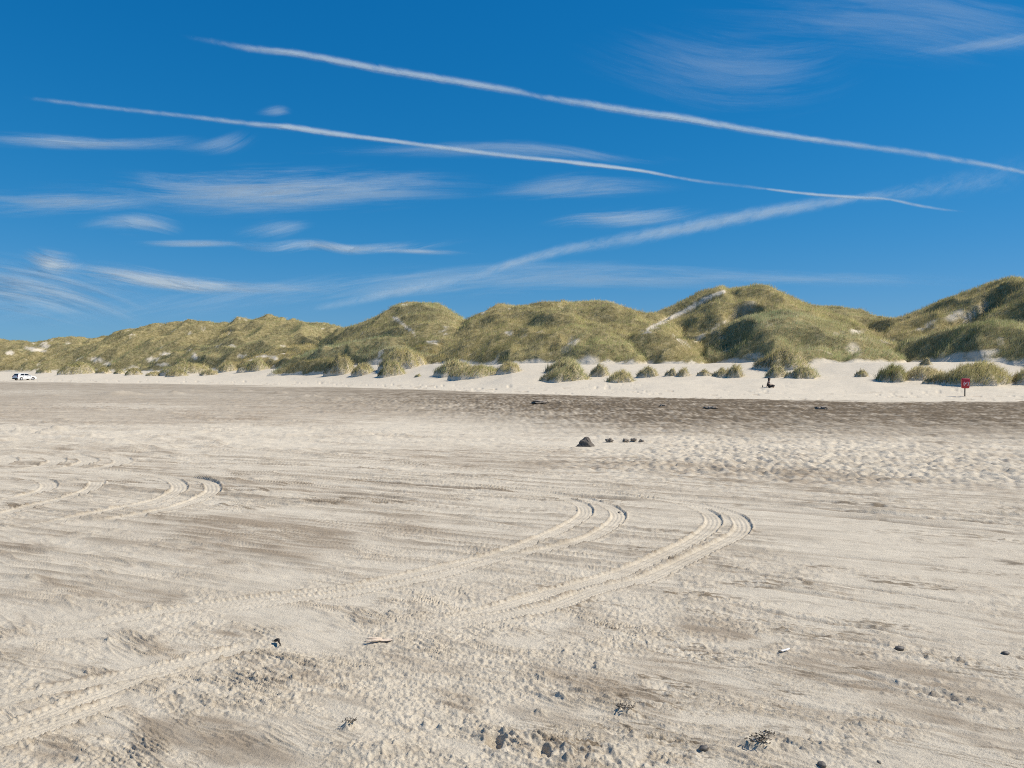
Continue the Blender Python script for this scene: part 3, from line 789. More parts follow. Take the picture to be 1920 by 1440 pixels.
def build_dunes():
    GP, GN, GT = [], [], []
    for k, (crest, wf, lump) in enumerate(DUNES):
        c = np.array(crest, float)
        s, t = st(c[:, 0], c[:, 1])
        sc = np.linspace(s.min(), s.max(), max(40, int((c[-1, 0] - c[0, 0]) / 2.2)))
        # smooth interpolation of crest height and distance
        cm = catmull(np.stack([s, CAMH + t * c[:, 2] - .36, c[:, 2]], -1), 10)
        zc = np.interp(sc, cm[:, 0], cm[:, 1])
        zc = CAMH + (zc - CAMH) * 1.06
        yc = np.interp(sc, cm[:, 0], cm[:, 2]) * 1.06
        wfront = np.linspace(-1, 0, 70) ** 1
        wback = np.linspace(0, 1, 18)[1:]
        w = np.concatenate([wfront, wback])
        S, Wp = np.meshgrid(sc, w, indexing='ij')
        uc = 960 + FPX * sc
        wfe = np.clip(yc - np.interp(uc, UF, DF) + np.interp(uc, [0, 450, 600, 1000, 1200], [0, -1, -4, -2, 4]), 7, wf)
        WF = np.repeat(wfe[:, None], len(w), 1)
        ZC, YC = np.repeat(zc[:, None], len(w), 1), np.repeat(yc[:, None], len(w), 1)
        Yv = YC + np.where(Wp < 0, Wp * WF, Wp * min(wf, 22) * 1.1)
        Xv = S * YC + S * (Yv - YC) * .6 - np.where(Wp < 0, Wp, 0) * 0
        g0, _ = apron(Xv.ravel(), np.minimum(Yv, 400).ravel())
        g0 = g0.reshape(Xv.shape) - 1.3
        p = np.where(Wp < 0, 1 - np.abs(Wp) ** 1.5, 1 - Wp ** 1.6 * 1.0)
        Zv = g0 + np.maximum(ZC - g0, 0) * p
        x, y = Xv, Yv
        far = np.clip(YC / 140, .8, 1.6)
        am = sstep(0, .25, 1 - np.abs(Wp)) * lump * sstep(0.2, 3.0, ZC - g0)
        # slanting hummocky ridges, softer right at the crest so that the skyline keeps its outline
        q = (x * .8 + y * .6)
        qq = (-x * .6 + y * .8)
        soft = .22 + .78 * sstep(0, .18, np.abs(Wp))
        Zv = Zv + am * soft * (1.35 * far * (1 - 2 * np.abs(perlin(q / (11 * far), qq / (6 * far), 200 + k))) + .28 * perlin(x / 3.0, y / 3.0, 230 + k) + .12 * perlin(x / 1.2, y / 1.2, 260 + k) + sstep(150, 200, YC) * 1.5 * (1 - 2.2 * np.abs(perlin(q / 15, qq / 7.5, 290 + k))))
        U, V = proj(Xv, Yv, Zv)
        for (pu, pv, rx, ry, dep) in PITS:
            ctr = np.hypot(U - pu, V - pv)
            j = np.unravel_index(np.argmin(ctr), ctr.shape)
            if ctr[j] < 5:
                qd = np.hypot((Xv - Xv[j]) / rx, (Yv - Yv[j]) / ry)
                Zv = Zv - dep * sstep(1.35, .55, qd)
        U, V = proj(Xv, Yv, Zv)
        wu, wv = 5 * perlin(Xv / 1.6, Yv / 1.6, 280), 4 * perlin(Xv / 1.3, Yv / 1.3, 281)
        bare = bare_mask(U, V, wu, wv)
        gg, _ = apron(Xv.ravel(), Yv.ravel())
        toe = Zv - gg.reshape(Xv.shape)
        bare = np.maximum(bare, sstep(.50, .12, toe + .40 * perlin(Xv / 2.3, Yv / 2.3, 282) + .2 * perlin(Xv / .8, Yv / .8, 283)))
        bare = np.maximum(bare, .8 * sstep(.74, .86, perlin(Xv / 3.6, Yv / 3.6, 285) + .5 * perlin(Xv / 1.2, Yv / 1.2, 286)) * (.4 + .6 * (Xv < 0)))
        nr, nc = Xv.shape
        fl, stt = grid_faces(nr, nc)
        o = np_mesh('dune', np.stack([Xv, Yv, Zv], -1).reshape(-1, 3), fl, stt, M_DUNE, smooth=True)
        set_attr(o, 'bare', bare.ravel())
        tag(o, kind='structure')
        # seeds for the grass: cells of the surface, as many per cell as its area and distance ask for
        P = np.stack([Xv, Yv, Zv], -1)
        a = P[1:, :-1] - P[:-1, :-1]
        b = P[:-1, 1:] - P[:-1, :-1]
        cr = np.cross(a, b)
        area = np.linalg.norm(cr, axis=-1)
        nrm = cr / np.maximum(area, 1e-6)[..., None]
        nrm = np.where(nrm[..., 2:3] < 0, -nrm, nrm)
        dens = np.clip(5.2 * (100 / Yv[:-1, :-1]) ** 1.6, .5, 8)
        bb = bare[:-1, :-1]
        keep = (toe[:-1, :-1] > .02) & (Wp[:-1, :-1] < .35)
        ex = area * dens * (1 - bb) * keep
        cnt = np.floor(ex + RNG.random(ex.shape)).astype(int)
        ii, jj = np.nonzero(cnt)
        rep = np.repeat(np.arange(len(ii)), cnt[ii, jj])
        ii, jj = ii[rep], jj[rep]
        f, g = RNG.random(len(ii))[:, None], RNG.random(len(ii))[:, None]
        pts = P[ii, jj] + a[ii, jj] * f + b[ii, jj] * g
        GP.append(pts)
        GN.append(nrm[ii, jj])
        GT.append(np.repeat(np.array([DUNE_TINT[k]]), len(ii), 0))
    GP, GN, GT = np.vstack(GP), np.vstack(GN), np.vstack(GT)
    # leave out seeds buried in a dune standing over them: cheap test against the beach only
    nb = 10
    n = len(GP)
    dist = GP[:, 1]
    P = np.repeat(GP, nb, 0)
    NR = np.repeat(GN, nb, 0)
    m = len(P)
    sp = .22 * np.sqrt(np.repeat(dist, nb) / 100)
    P = P + np.stack([RNG.normal(0, 1, m) * sp, RNG.normal(0, 1, m) * sp, np.full(m, -.06)], -1)
    tuft = np.repeat(RNG.uniform(.65, 1.25, n), nb)
    L = RNG.uniform(.34, .70, m) * tuft
    Wd = RNG.uniform(.020, .036, m) * np.sqrt(np.repeat(dist, nb) / 100)
    tint = tint_for(P[:, 0], P[:, 1], m)
    tint *= np.repeat(RNG.uniform(.90, 1.09, n), nb)[:, None] * np.repeat(GT, nb, 0)
    o = blade_mesh('marram_grass', P, NR, L, Wd, np.clip(tint, 0, .95))
    tag(o, 'olive and straw coloured marram grass covering the dunes', 'grass', kind='stuff')
    print('grass blades', m)


# ------------------------------------------------------------------ free-standing grass mounds
MOUNDS = [  # u0, u1, v top, v base, straw, label
    (68, 96, 687, 699, .1, 'low dark grass mound on the sand just above the white car'),
    (108, 180, 674, 701, -.05, 'widest dark grass mound on the sand near the white car'),
    (178, 207, 686, 700, 0, 'small green grass mound touching the wide dark mound near the car'),
    (213, 234, 690, 701, .1, 'tiny flat grass tuft between two green mounds right of the car'),
    (234, 266, 686, 703, 0, 'rounded light green grass mound, fifth from the white car'),
    (272, 305, 694, 705, .05, 'flat dark grass mound low on the sand, sixth from the white car'),
    (311, 352, 690, 706, 0, 'grass mound with dark pointed tip, in front of a broad green one'),
    (310, 393, 674, 700, 0, 'broad green grass mound behind a small dark pointed mound'),
    (376, 412, 690, 703, .25, 'low straw coloured grass mound beside a broad green mound'),
    (406, 445, 676, 697, .05, 'brownish rounded grass mound between two broad green ones'),
    (446, 508, 671, 696, 0, 'green grass mound just left of the long dark dune toe'),
    (5, 52, 674, 696, 0, 'grass mound above the white car at the edge of the photo'),
    (607, 668, 666, 702, 0, 'tall pointed grass mound right of the long dark dune toe'),
    (657, 703, 680, 703, .05, 'lower grass mound leaning against the tall pointed mound'),
    (706, 801, 657, 691, .12, 'large yellowish grass mound below the highest central dune peak'),
    (704, 761, 679, 705, .05, 'dark grass mound in front of the large yellowish mound'),
    (776, 791, 701, 707, .1, 'tiny dark grass tuft alone on open sand'),
    (816, 886, 678, 704, 0, 'ragged grass mound behind the long low grass strip'),
    (842, 941, 686, 708, .1, 'long low grass strip on the sand with a dark end'),
    (930, 979, 680, 699, .1, 'brown low grass mound behind the end of the long grass strip'),
    (1025, 1094, 673, 700, .05, 'rear half of the big double grass mound on the sand'),
    (1017, 1101, 685, 715, .1, 'front half of the big double grass mound on the sand'),
    (1104, 1143, 683, 706, .2, 'pale cone shaped grass mound just right of the double mound'),
    (1133, 1193, 695, 717, .15, 'spiky grass mound standing lowest on the sand, right of the double mound'),
    (1193, 1236, 688, 707, .2, 'straw coloured small grass mound with a dark tail'),
    (1245, 1271, 691, 705, .2, 'darker half of a pair of small pale grass tufts'),
    (1266, 1294, 689, 706, .3, 'paler half of a pair of small pale grass tufts'),
    (1306, 1334, 693, 705, .2, 'flat pale grass tuft beginning the low row left of the seated person'),
    (1333, 1375, 691, 707, .15, 'middle grass tuft of the low row left of the seated person'),
    (1361, 1394, 681, 708, .1, 'tallest grass tuft ending the low row left of the seated person'),
    (1419, 1511, 659, 694, .15, 'large yellow green grass mound behind the seated person'),
    (1431, 1476, 686, 708, .1, 'rounded grass mound directly above the seated person'),
    (1475, 1533, 687, 709, .05, 'dark green grass mound just right of the seated person'),
    (1602, 1629, 692, 707, .2, 'small lone grass tuft between the seated person and the red cabinet'),
    (1640, 1702, 683, 716, -.05, 'dark grass mound starting the long row beside the red cabinet'),
    (1688, 1776, 688, 712, .4, 'straw coloured grass bank in the row beside the red cabinet'),
    (1731, 1772, 702, 719, .1, 'small dark grass mound in front of the straw coloured bank'),
    (1759, 1888, 681, 722, 0, 'largest grass mound, directly behind the red cabinet'),
    (1892, 1985, 688, 721, -.05, 'dark grass mound cut off by the photo edge beside the red cabinet'),
    (1723, 1747, 672, 685, .1, 'small grass tuft on the slope above the straw coloured bank'),
    (1762, 1794, 658, 675, .1, 'drooping grass tuft on the sand slope above the largest mound'),
    (1795, 1816, 655, 671, .1, 'little grass tuft high on the sand slope below the dune'),
]


def build_mounds():
    for u0, u1, vt, vb, straw, lab in MOUNDS:
        uc = .5 * (u0 + u1)
        p = hit(uc, vb)
        d = p.y
        W, Hh = (u1 - u0) * d / FPX, (vb - vt) * d / FPX
        p.y += W * .22
        p.x = st(uc, vb)[0] * p.y
        base = gz(p.x, p.y) - .12
        Lb = min(max(.42 * Hh, .22), .72)
        hd = max(Hh * (.76 if u1 < 530 else .90) - .55 * Lb, .12) + .1
        root = empty('grass_mound', (p.x, p.y, base))
        tag(root, lab, 'grass mound', 'grass mounds on the pale sand below the dunes')
        rx, ry = max(W * .5 - .22 * Lb, .2), max(W * .36, .3)
        sd = int(uc * 1.7 + u0) % 61
        # dome
        na, nrg = 40, 12
        rr = np.linspace(0, 1, nrg)
        th = np.linspace(0, 2 * np.pi, na, endpoint=False)

        def dome(rad, ang):
            x, y = rad * np.cos(ang) * rx, rad * np.sin(ang) * ry
            wob = 1 + .30 * perlin(np.cos(ang) * 1.5 + sd, np.sin(ang) * 1.5, sd) + .12 * perlin(np.cos(ang) * 4 + sd, np.sin(ang) * 4, sd + 1)
            x, y = x * wob, y * wob
            lf_ = sstep(.3, -.6, np.cos(ang))
            h = (1 - rad ** (2.8 - 1.0 * lf_)) ** .85 * (1 + .55 * perlin(x / (rx * .6) + sd, y / (ry * .6), sd + 3) + .22 * perlin(x / .6, y / .6, sd + 5))
            return np.stack([x, y, hd * np.clip(h, 0, 1.25)], -1)
        RRg, TH = np.meshgrid(rr, th, indexing='ij')
        vs = dome(RRg.ravel(), TH.ravel())
        sk = dome(np.full(na, 1.0), th) * np.array([1.06, 1.06, 0]) + np.array([0, 0, -1.2])
        vs = np.vstack([vs, sk])
        RRg = np.vstack([RRg, np.ones((1, na))])
        fl, stt = grid_faces(nrg + 1, na, wrap=True)
        hm = np_mesh('hummock', vs, fl, stt, M_DUNE, root, smooth=True)
        set_attr(hm, 'bare', np.clip(RRg.ravel() ** 3 * .9 + .05, 0, 1))
        n = int(min(5200, max(320, 150 * (rx * ry * 3.14 + 2.2 * hd * rx) * (75 / d) ** 1.1)))
        rad = np.sqrt(RNG.random(n)) * 1.0
        ang = RNG.uniform(0, 2 * np.pi, n)
        # clumped seeds
        cl = np.floor(perlin(np.cos(ang) * 3 * rad * rx, np.sin(ang) * 3 * rad * ry, sd + 9) * 3)
        P = dome(np.clip(rad, 0, 1), ang)
        e = .02
        nx, ny = P[:, 0] / rx ** 2, P[:, 1] / ry ** 2
        nz = np.maximum(P[:, 2], .05) / hd ** 2 + .25
        NR = np.stack([nx, ny, nz], -1)
        NR /= np.linalg.norm(NR, axis=1, keepdims=True)
        L = Lb * RNG.uniform(.45, 1.3, n)
        Wd = RNG.uniform(.02, .042, n) * (d / 75) ** .6
        t = tint_for(P[:, 0] + p.x, P[:, 1] + p.y, n, straw)
        blade_mesh('marram_blades', P - np.array([0, 0, .05]), NR, L, Wd, t, root, wind=(.18 + .5 * ((u0 * 7) % 10) / 10, -.08), spread=.65 + .06 * (u1 % 7))


# ------------------------------------------------------------------ sky: contrails and cirrus high overhead
def cloud_mat(name, kind):
    m, nt, out = new_mat(name)
    L = nt.links.new
    al = N(nt, 'ShaderNodeAttribute', attribute_name='thick')
    cu = N(nt, 'ShaderNodeAttribute', attribute_name='cuv')
    mp = N(nt, 'ShaderNodeMapping')
    L(cu.outputs['Vector'], mp.inputs['Vector'])
    n1 = N(nt, 'ShaderNodeTexNoise')
    n1.inputs['Detail'].default_value = 8
    n1.inputs['Roughness'].default_value = .62
    n1.inputs['Distortion'].default_value = .6
    if kind == 'cirrus':
        mp.inputs['Scale'].default_value = (.26, 3.4, 1)
        n1.inputs['Scale'].default_value = 1.6
        n1.inputs['Distortion'].default_value = .3
        n1.inputs['Roughness'].default_value = .7
        n1.inputs['Detail'].default_value = 11
        lo, hi = .47, .86
    else:
        mp.inputs['Scale'].default_value = (1.0, 2.2, 1)
        n1.inputs['Scale'].default_value = 3.2
        lo, hi = .38, 1.0
    L(mp.outputs[0], n1.inputs['Vector'])
    mr = N(nt, 'ShaderNodeMapRange', interpolation_type='SMOOTHSTEP')
    mr.inputs['From Min'].default_value = lo
    mr.inputs['From Max'].default_value = hi
    am = N(nt, 'ShaderNodeAttribute', attribute_name='strength')
    er = N(nt, 'ShaderNodeMath', operation='MULTIPLY_ADD')          # thin parts keep only the densest fibres
    L(al.outputs['Fac'], er.inputs[0])
    er.inputs[1].default_value = .20 if kind == 'cirrus' else .42
    L(n1.outputs['Fac'], er.inputs[2])
    L(er.outputs[0], mr.inputs['Value'])
    m0 = N(nt, 'ShaderNodeMath', operation='MULTIPLY')
    L(mr.outputs[0], m0.inputs[0])
    L(al.outputs['Fac'], m0.inputs[1])
    mu = N(nt, 'ShaderNodeMath', operation='MULTIPLY', use_clamp=True)
    L(m0.outputs[0], mu.inputs[0])
    L(am.outputs['Fac'], mu.inputs[1])
    tr = N(nt, 'ShaderNodeBsdfTransparent')
    df = N(nt, 'ShaderNodeBsdfDiffuse')
    tl = N(nt, 'ShaderNodeBsdfTranslucent')
    df.inputs['Color'].default_value = (.76, .90, 1, 1)
    tl.inputs['Color'].default_value = (.76, .90, 1, 1)
    mx = N(nt, 'ShaderNodeMixShader')
    mx.inputs[0].default_value = .5
    L(df.outputs[0], mx.inputs[1])
    L(tl.outputs[0], mx.inputs[2])
    m2 = N(nt, 'ShaderNodeMixShader')
    L(mu.outputs[0], m2.inputs[0])
    L(tr.outputs[0], m2.inputs[1])
    L(mx.outputs[0], m2.inputs[2])
    L(m2.outputs[0], out.inputs['Surface'])
    return m


M_TRAIL, M_CIRRUS = cloud_mat('ice_trail', 'trail'), cloud_mat('ice_cloud', 'cirrus')


def lens(name, pts, alt, amt, mat, label, cat, group, nseg=12, endfade=.18, thick=.35):
    """a long flattened body of ice cloud at its real height; pts are photo points with half height in pixels and local strength"""
    Q = np.array([(p[0], p[1], p[2], (p[3] if len(p) > 3 else 1.0)) for p in pts], float)
    if cat == 'cloud':
        Q[:, 0] = Q[:, 0].mean() + (Q[:, 0] - Q[:, 0].mean()) * 1.5
        Q[:, 2] *= .82
    P = catmull(Q, nseg)
    P[:, 2] = np.maximum(P[:, 2], .8) * (1.02 if cat == 'contrail' else 1.8)
    s, t = st(P[:, 0], P[:, 1])
    y = (alt - CAMH) / t
    C = np.stack([s * y, y, np.full_like(y, alt)], -1)
    T = np.gradient(C, axis=0)
    T /= np.linalg.norm(T, axis=1, keepdims=True)
    Vd = C / np.linalg.norm(C, axis=1, keepdims=True)
    A = np.cross(Vd, T)
    A /= np.linalg.norm(A, axis=1, keepdims=True)
    B = np.cross(T, A)
    hw = P[:, 2] / FPX * y
    nth = 22
    th = np.linspace(0, 2 * np.pi, nth, endpoint=False)
    ring = C[:, None] + A[:, None] * (hw[:, None] * np.cos(th))[..., None] + B[:, None] * (thick * hw[:, None] * np.sin(th))[..., None]
    n = len(P)
    fl, stt = grid_faces(n, nth, wrap=True)
    o = np_mesh(name, ring.reshape(-1, 3), fl, stt, mat, smooth=True)
    al = np.linspace(0, 1, n)
    ef = sstep(0, endfade, al) * sstep(1, 1 - endfade, al) * P[:, 3]
    across = (1 - np.cos(th) ** 2) ** (2.4 if cat == 'contrail' else 1.7)
    set_attr(o, 'thick', (np.clip(ef, 0, 1.2)[:, None] * across[None]).ravel())
    set_attr(o, 'strength', np.full(n * nth, amt * (1.05 if cat == 'contrail' else 1.15)))
    sgn = np.cos(th)[None] * P[:, 2][:, None]
    dep = np.sin(th)[None] * np.ones((n, 1)) * .12
    sd = (pts[0][0] * .013) % 7
    set_attr(o, 'cuv', np.stack([np.repeat(P[:, 0][:, None] / 100, nth, 1), P[:, 1][:, None] / 100 - sgn / 100, dep + sd], -1).reshape(-1, 3), 'FLOAT_VECTOR')
    up = np.zeros((n * nth, 3), np.float32)
    up[:, 2] = 1                                         # thin ice cloud scatters alike on all sides
    o.data.normals_split_custom_set_from_vertices(up)
    tag(o, label, cat, group)
    return o


def build_sky_things():
    g = 'contrails across the blue sky'
    lens('contrail', [(330, 66, 6, .15), (400, 78, 8, .3), (470, 91, 10, .75), (560, 101, 10, 1), (700, 127, 11, 1), (850, 152, 11, 1), (960, 170, 10, .9), (1000, 178.5, 8, .6), (1040, 186, 9, .75), (1100, 195, 11, .9), (1200, 211, 11, 1), (1280, 222, 11, 1.1), (1400, 243, 10, 1), (1500, 258, 9, 1), (1600, 272, 9, .8), (1700, 285, 9, .7), (1800, 301, 9, .75), (1880, 315, 7, .8), (1990, 338, 6, .8)],
         9300, .44, M_TRAIL, 'highest white contrail, thick and slanting down to the right edge', 'contrail', g, endfade=.05)
    lens('contrail', [(30, 181, 5, .3), (120, 192, 7, .5), (250, 207, 7, .55), (350, 218, 7, .6), (480, 233, 8, .8), (540, 238, 9, 1.1), (620, 250, 9, 1.1), (700, 260, 7, 1), (780, 270, 7, 1), (870, 282, 7, 1), (960, 293, 7, .9), (1040, 301, 6, 1.1), (1100, 308, 7, 1.2), (1200, 320, 5, 1.1), (1300, 338, 5, .6), (1400, 350, 5, .4), (1450, 356, 4, .8), (1520, 364, 5, 1), (1600, 370, 5, .9), (1660, 373, 4, .8), (1720, 385, 5, .7), (1770, 393, 4, .5), (1820, 398, 3, .3)],
         9600, .50, M_TRAIL, 'thin middle contrail running below and alongside the thick highest one', 'contrail', g, endfade=.04)
    lens('contrail', [(540, 588, 8.1, .3), (640, 570, 12.2, .5), (720, 553, 14.9, .7), (800, 536, 14.9, .6), (880, 520, 12.2, .4), (960, 494, 14.9, .8), (1060, 468, 16.2, .7), (1150, 453, 18.9, .6), (1250, 434, 20.2, .9), (1350, 415, 20.2, .9), (1450, 396, 18.9, .9), (1540, 381, 17.6, .7), (1620, 370, 13.5, .6), (1720, 357, 24.3, .4), (1820, 340, 35.1, .35), (1960, 312, 48.6, .35)],
         9900, .35, M_TRAIL, 'broad faint contrail rising to the right and crossing the thin one', 'contrail', g, endfade=.05)
    gc = 'cirrus wisps in the sky'
    cl = [
        ([(180, 350, 8), (300, 352, 24), (400, 358, 34), (520, 357, 36), (640, 352, 32), (740, 350, 22), (830, 352, 10)], .50, 'largest white cirrus wisp, long and feathered, below the thin contrail'),
        ([(-200, 385, 14), (0, 382, 22), (100, 380, 20), (200, 376, 16), (290, 372, 8)], .42, 'pale flat cirrus band running in from the edge beside the largest wisp'),
        ([(40, 478, 8), (70, 488, 20), (95, 494, 22), (125, 496, 16), (140, 492, 6)], .85, 'small bright puff of cirrus above the low left bank'),
        ([(110, 520, 8), (180, 514, 18), (250, 518, 22), (330, 530, 18), (420, 538, 12), (520, 544, 7), (620, 549, 4)], .78, 'bright tapering cirrus streak low above the dunes, pointing right'),
        ([(-250, 520, 20), (-60, 530, 40), (60, 545, 50), (150, 565, 40), (230, 590, 14)], .55, 'soft hazy cirrus bank at the edge, low over the far dunes'),
        ([(170, 424, 5), (215, 418, 14), (260, 418, 20), (300, 425, 16), (320, 432, 4)], .36, 'faint feathery cirrus patch under the largest wisp'),
        ([(270, 455, 3), (330, 457, 6), (400, 457, 6), (460, 456, 3)], .42, 'thin straight cirrus line beneath the feathery patch'),
        ([(455, 446, 4), (500, 460, 9), (550, 465, 12), (600, 458, 9), (650, 467, 9), (720, 463, 9), (770, 455, 7), (830, 447, 3)], .6, 'wavy twisted cirrus streak in mid sky, left of the rising contrail'),
        ([(690, 468, 2), (760, 471, 5), (820, 473, 6), (880, 476, 2)], .45, 'short cirrus line trailing right from the wavy streak'),
        ([(1060, 420, 4), (1110, 412, 13), (1170, 410, 17), (1240, 403, 13), (1310, 392, 4)], .46, 'compact spindle shaped cirrus wisp just above the rising contrail'),
        ([(930, 362, 5), (1000, 358, 18), (1080, 352, 24), (1160, 350, 14), (1240, 352, 5)], .27, 'faint streaky cirrus patch below the thin contrail, mid sky'),
        ([(-160, 254, 9), (0, 260, 12), (100, 265, 12), (180, 270, 10), (260, 268, 12), (310, 262, 5)], .38, 'thin pale cirrus streak at the edge under the start of the thin contrail'),
        ([(330, 280, 4), (390, 276, 12), (430, 266, 16), (465, 250, 8)], .17, 'faint hooked cirrus curl touching the thin contrail'),
        ([(480, 212, 3), (505, 210, 8), (525, 207, 9), (540, 210, 3)], .20, 'tiny cirrus fleck alone between the two long contrails'),
        ([(1150, 90, 14), (1250, 115, 50), (1370, 135, 70), (1480, 130, 60), (1560, 105, 20)], .12, 'wide faint cirrus smudge above the thick contrail'),
        ([(1380, 20, 30), (1550, 30, 55), (1720, 40, 60), (1880, 60, 45), (2080, 55, 30)], .12, 'large thin cirrus veil filling the top corner'),
        ([(1640, 105, 4), (1750, 98, 9), (1850, 82, 13), (1940, 62, 12), (2040, 40, 6)], .18, 'slim slanting cirrus edge below the corner veil'),
        ([(640, 285, 5), (780, 283, 10), (960, 280, 14), (1100, 298, 10), (1190, 305, 3)], .22, 'faint cirrus fringe lying along the thin contrail'),
        ([(-100, 620, 10), (300, 600, 20), (700, 545, 26), (1000, 520, 26), (1300, 522, 16), (1600, 528, 10), (1900, 530, 5)], .24, 'long dim cirrus band low across the sky above the dunes'),
        ([(450, 440, 6), (500, 432, 16), (540, 424, 14), (570, 420, 4)], .22, 'very faint cirrus smear above the wavy streak'),
    ]
    for i, (pts, amt, lab) in enumerate(cl):
        lens('cirrus_cloud', pts, 9800 + 60 * i, amt, M_CIRRUS, lab, 'cloud', gc, endfade=.5, thick=.25)


# ------------------------------------------------------------------ skin-modifier figures
def skin_obj(name, verts, edges, radii, mat, parent, root=0, sub=2):
    me = bpy.data.meshes.new(name)
    me.from_pydata(verts, edges, [])
    o = bpy.data.objects.new(name, me)
    COL.objects.link(o)
    me.materials.append(mat)
    o.parent = parent
    sk = o.modifiers.new('skin', 'SKIN')
    sk.use_smooth_shade = True
    for i, r in enumerate(radii):
        sv = me.skin_vertices[0].data[i]
        sv.radius = (r, r) if not isinstance(r, tuple) else r
        sv.use_root = (i == root)
    s = o.modifiers.new('sub', 'SUBSURF')
    s.levels = s.render_levels = sub
    return o


def chain(pts):
    return [(i, i + 1) for i in range(len(pts) - 1)]


def build_person():
    p = hit(1441, 727)
    root = empty('person', (p.x, p.y, p.z - .01), R(-30))
    root.scale = (1.1, 1.1, 1.05)
    tag(root, 'person with dark hair in dark clothes sitting on the pale sand', 'person')
    skin = simple_mat('skin', (.50, .33, .24), .55, var=.05)
    hair = simple_mat('hair', (.030, .022, .018), .5, var=.3, scale=40)
    top = simple_mat('dark_cloth', (.035, .030, .032), .9, var=.25, scale=30)
    trou = simple_mat('black_cloth', (.022, .021, .022), .9, var=.25, scale=30)
    # figure faces +x (towards the right), sitting with legs folded to the front, one arm propped behind
    V, E, Rr = [], [], []

    def add(pos, r, link=None):
        V.append(pos)
        Rr.append(r)
        if link is not None:
            E.append((link, len(V) - 1))
        return len(V) - 1
    pel = add((0, 0, .13), .135)
    sp1 = add((-.02, 0, .30), .12, pel)
    ch = add((.0, 0, .47), .135, sp1)
    nk = add((.03, 0, .60), .055, ch)
    hd0 = add((.06, 0, .70), .075, nk)
    hd1 = add((.07, 0, .79), .09, hd0)
    hd2 = add((.065, 0, .85), .065, hd1)
    nose = add((.165, 0, .745), .016, hd0)
    for sgn in (1, -1):
        add((.05, sgn * .088, .755), .018, hd0)
        hip = add((.08, sgn * .10, .12), .10, pel)
        kn = add((.44, sgn * .26, .21), .068, hip)
        an = add((.36, sgn * .02 + .05, .075), .045, kn)
        ft = add((.44, sgn * -.10 + .02, .05), .038, an)
        sh = add((.0, sgn * .18, .52), .062, ch)
        if sgn > 0:      # propped on the sand behind
            el = add((-.14, .24, .30), .045, sh)
            wr = add((-.20, .26, .09), .030, el)
            pm = add((-.21, .265, .035), .034, wr)
            dirs = [(-.07, .03), (-.085, .012), (-.088, -.006), (-.078, -.024)]
            th = (-.02, -.055)
        else:            # resting on the knee
            el = add((.14, -.30, .33), .045, sh)
            wr = add((.33, -.27, .33), .030, el)
            pm = add((.39, -.26, .315), .034, wr)
            dirs = [(.07, -.03), (.085, -.012), (.088, .006), (.078, .022)]
            th = (.02, .055)
        bx, by, bz = V[pm]
        for dx, dy in dirs:
            k = add((bx + dx * .55, by + dy * 1.1, bz + .004), .0095, pm)
            add((bx + dx, by + dy * 1.3, bz - .016), .008, k)
        k = add((bx + th[0], by + th[1] * .6, bz), .011, pm)
        add((bx + th[0] * 2, by + th[1], bz - .012), .009, k)
    skin_obj('body', V, E, Rr, skin, root, 0)
    # clothes
    V, E, Rr = [], [], []
    a = add((.0, 0, .13), .182)
    b = add((-.015, 0, .30), .160, a)
    c = add((.0, 0, .47), .150, b)
    add((.02, 0, .56), .085, c)
    for sgn in (1, -1):
        s = add((.0, sgn * .18, .52), .076, c)
        add((-.08, .218, .40) if sgn > 0 else (.08, -.245, .42), .062, s)
    skin_obj('shirt', V, E, Rr, top, root, 0)
    V, E, Rr = [], [], []
    a = add((0, 0, .13), .165)
    add((-.01, 0, .24), .152, a)
    for sgn in (1, -1):
        h = add((.08, sgn * .10, .12), .115, a)
        k = add((.44, sgn * .26, .21), .082, h)
        add((.37, sgn * .05 + .05, .09), .055, k)
    skin_obj('trousers', V, E, Rr, trou, root, 0)
    bm = bmesh.new()
    bmesh.ops.create_uvsphere(bm, u_segments=28, v_segments=18, radius=1.0)
    for v in bm.verts:
        c = v.co.copy()
        fr = max(0.0, c.x)
        down = max(0.0, -c.z)
        x = .045 + c.x * (.118 - .03 * down) - .02 * down * (c.x < 0)
        z = .795 + c.z * (.125 if c.z > 0 else .125 + .20 * (1 - fr) ** 2 * (c.x < .25))
        y = c.y * (.112 - .02 * down)
        if c.x > .25 and c.z < .15:              # open in front of the face
            x = min(x, .045 + .03)
            z = max(z, .80)
        v.co = Vector((x, y, z))
    bm_obj('hair', bm, hair, root)
    # eyes and mouth
    dk = simple_mat('eye_dark', (.02, .015, .012), .3)
    for sgn in (1, -1):
        bm = bmesh.new()
        bmesh.ops.create_icosphere(bm, subdivisions=2, radius=.011, matrix=Matrix.Translation((.150, sgn * .032, .785)))
        bm_obj('eye', bm, dk, root)
    bm = bmesh.new()
    bmesh.ops.create_icosphere(bm, subdivisions=2, radius=.02, matrix=Matrix.Translation((.140, 0, .700)) @ Matrix.Diagonal((.35, 1, .28, 1)))
    bm_obj('mouth', bm, simple_mat('lips', (.36, .15, .13), .5), root)
    # dark bottle standing in the sand next to the person
    q = hit(1430, 726.5)
    bt = empty('bottle', (q.x, q.y, q.z - .01))
    tag(bt, 'small dark upright bottle on the sand beside the seated person', 'bottle')
    bm = bmesh.new()
    lathe(bm, [(0, 0), (.042, 0), (.045, .02), (.045, .15), (.038, .18), (.018, .205), (.016, .235), (0, .235)], 20)
    bm_obj('flask', bm, simple_mat('dark_plastic', (.03, .035, .04), .35), bt)
    bm = bmesh.new()
    lathe(bm, [(0, .233), (.021, .233), (.021, .268), (0, .27)], 16)
    bm_obj('cap', bm, simple_mat('black_plastic', (.015, .015, .015), .4), bt)


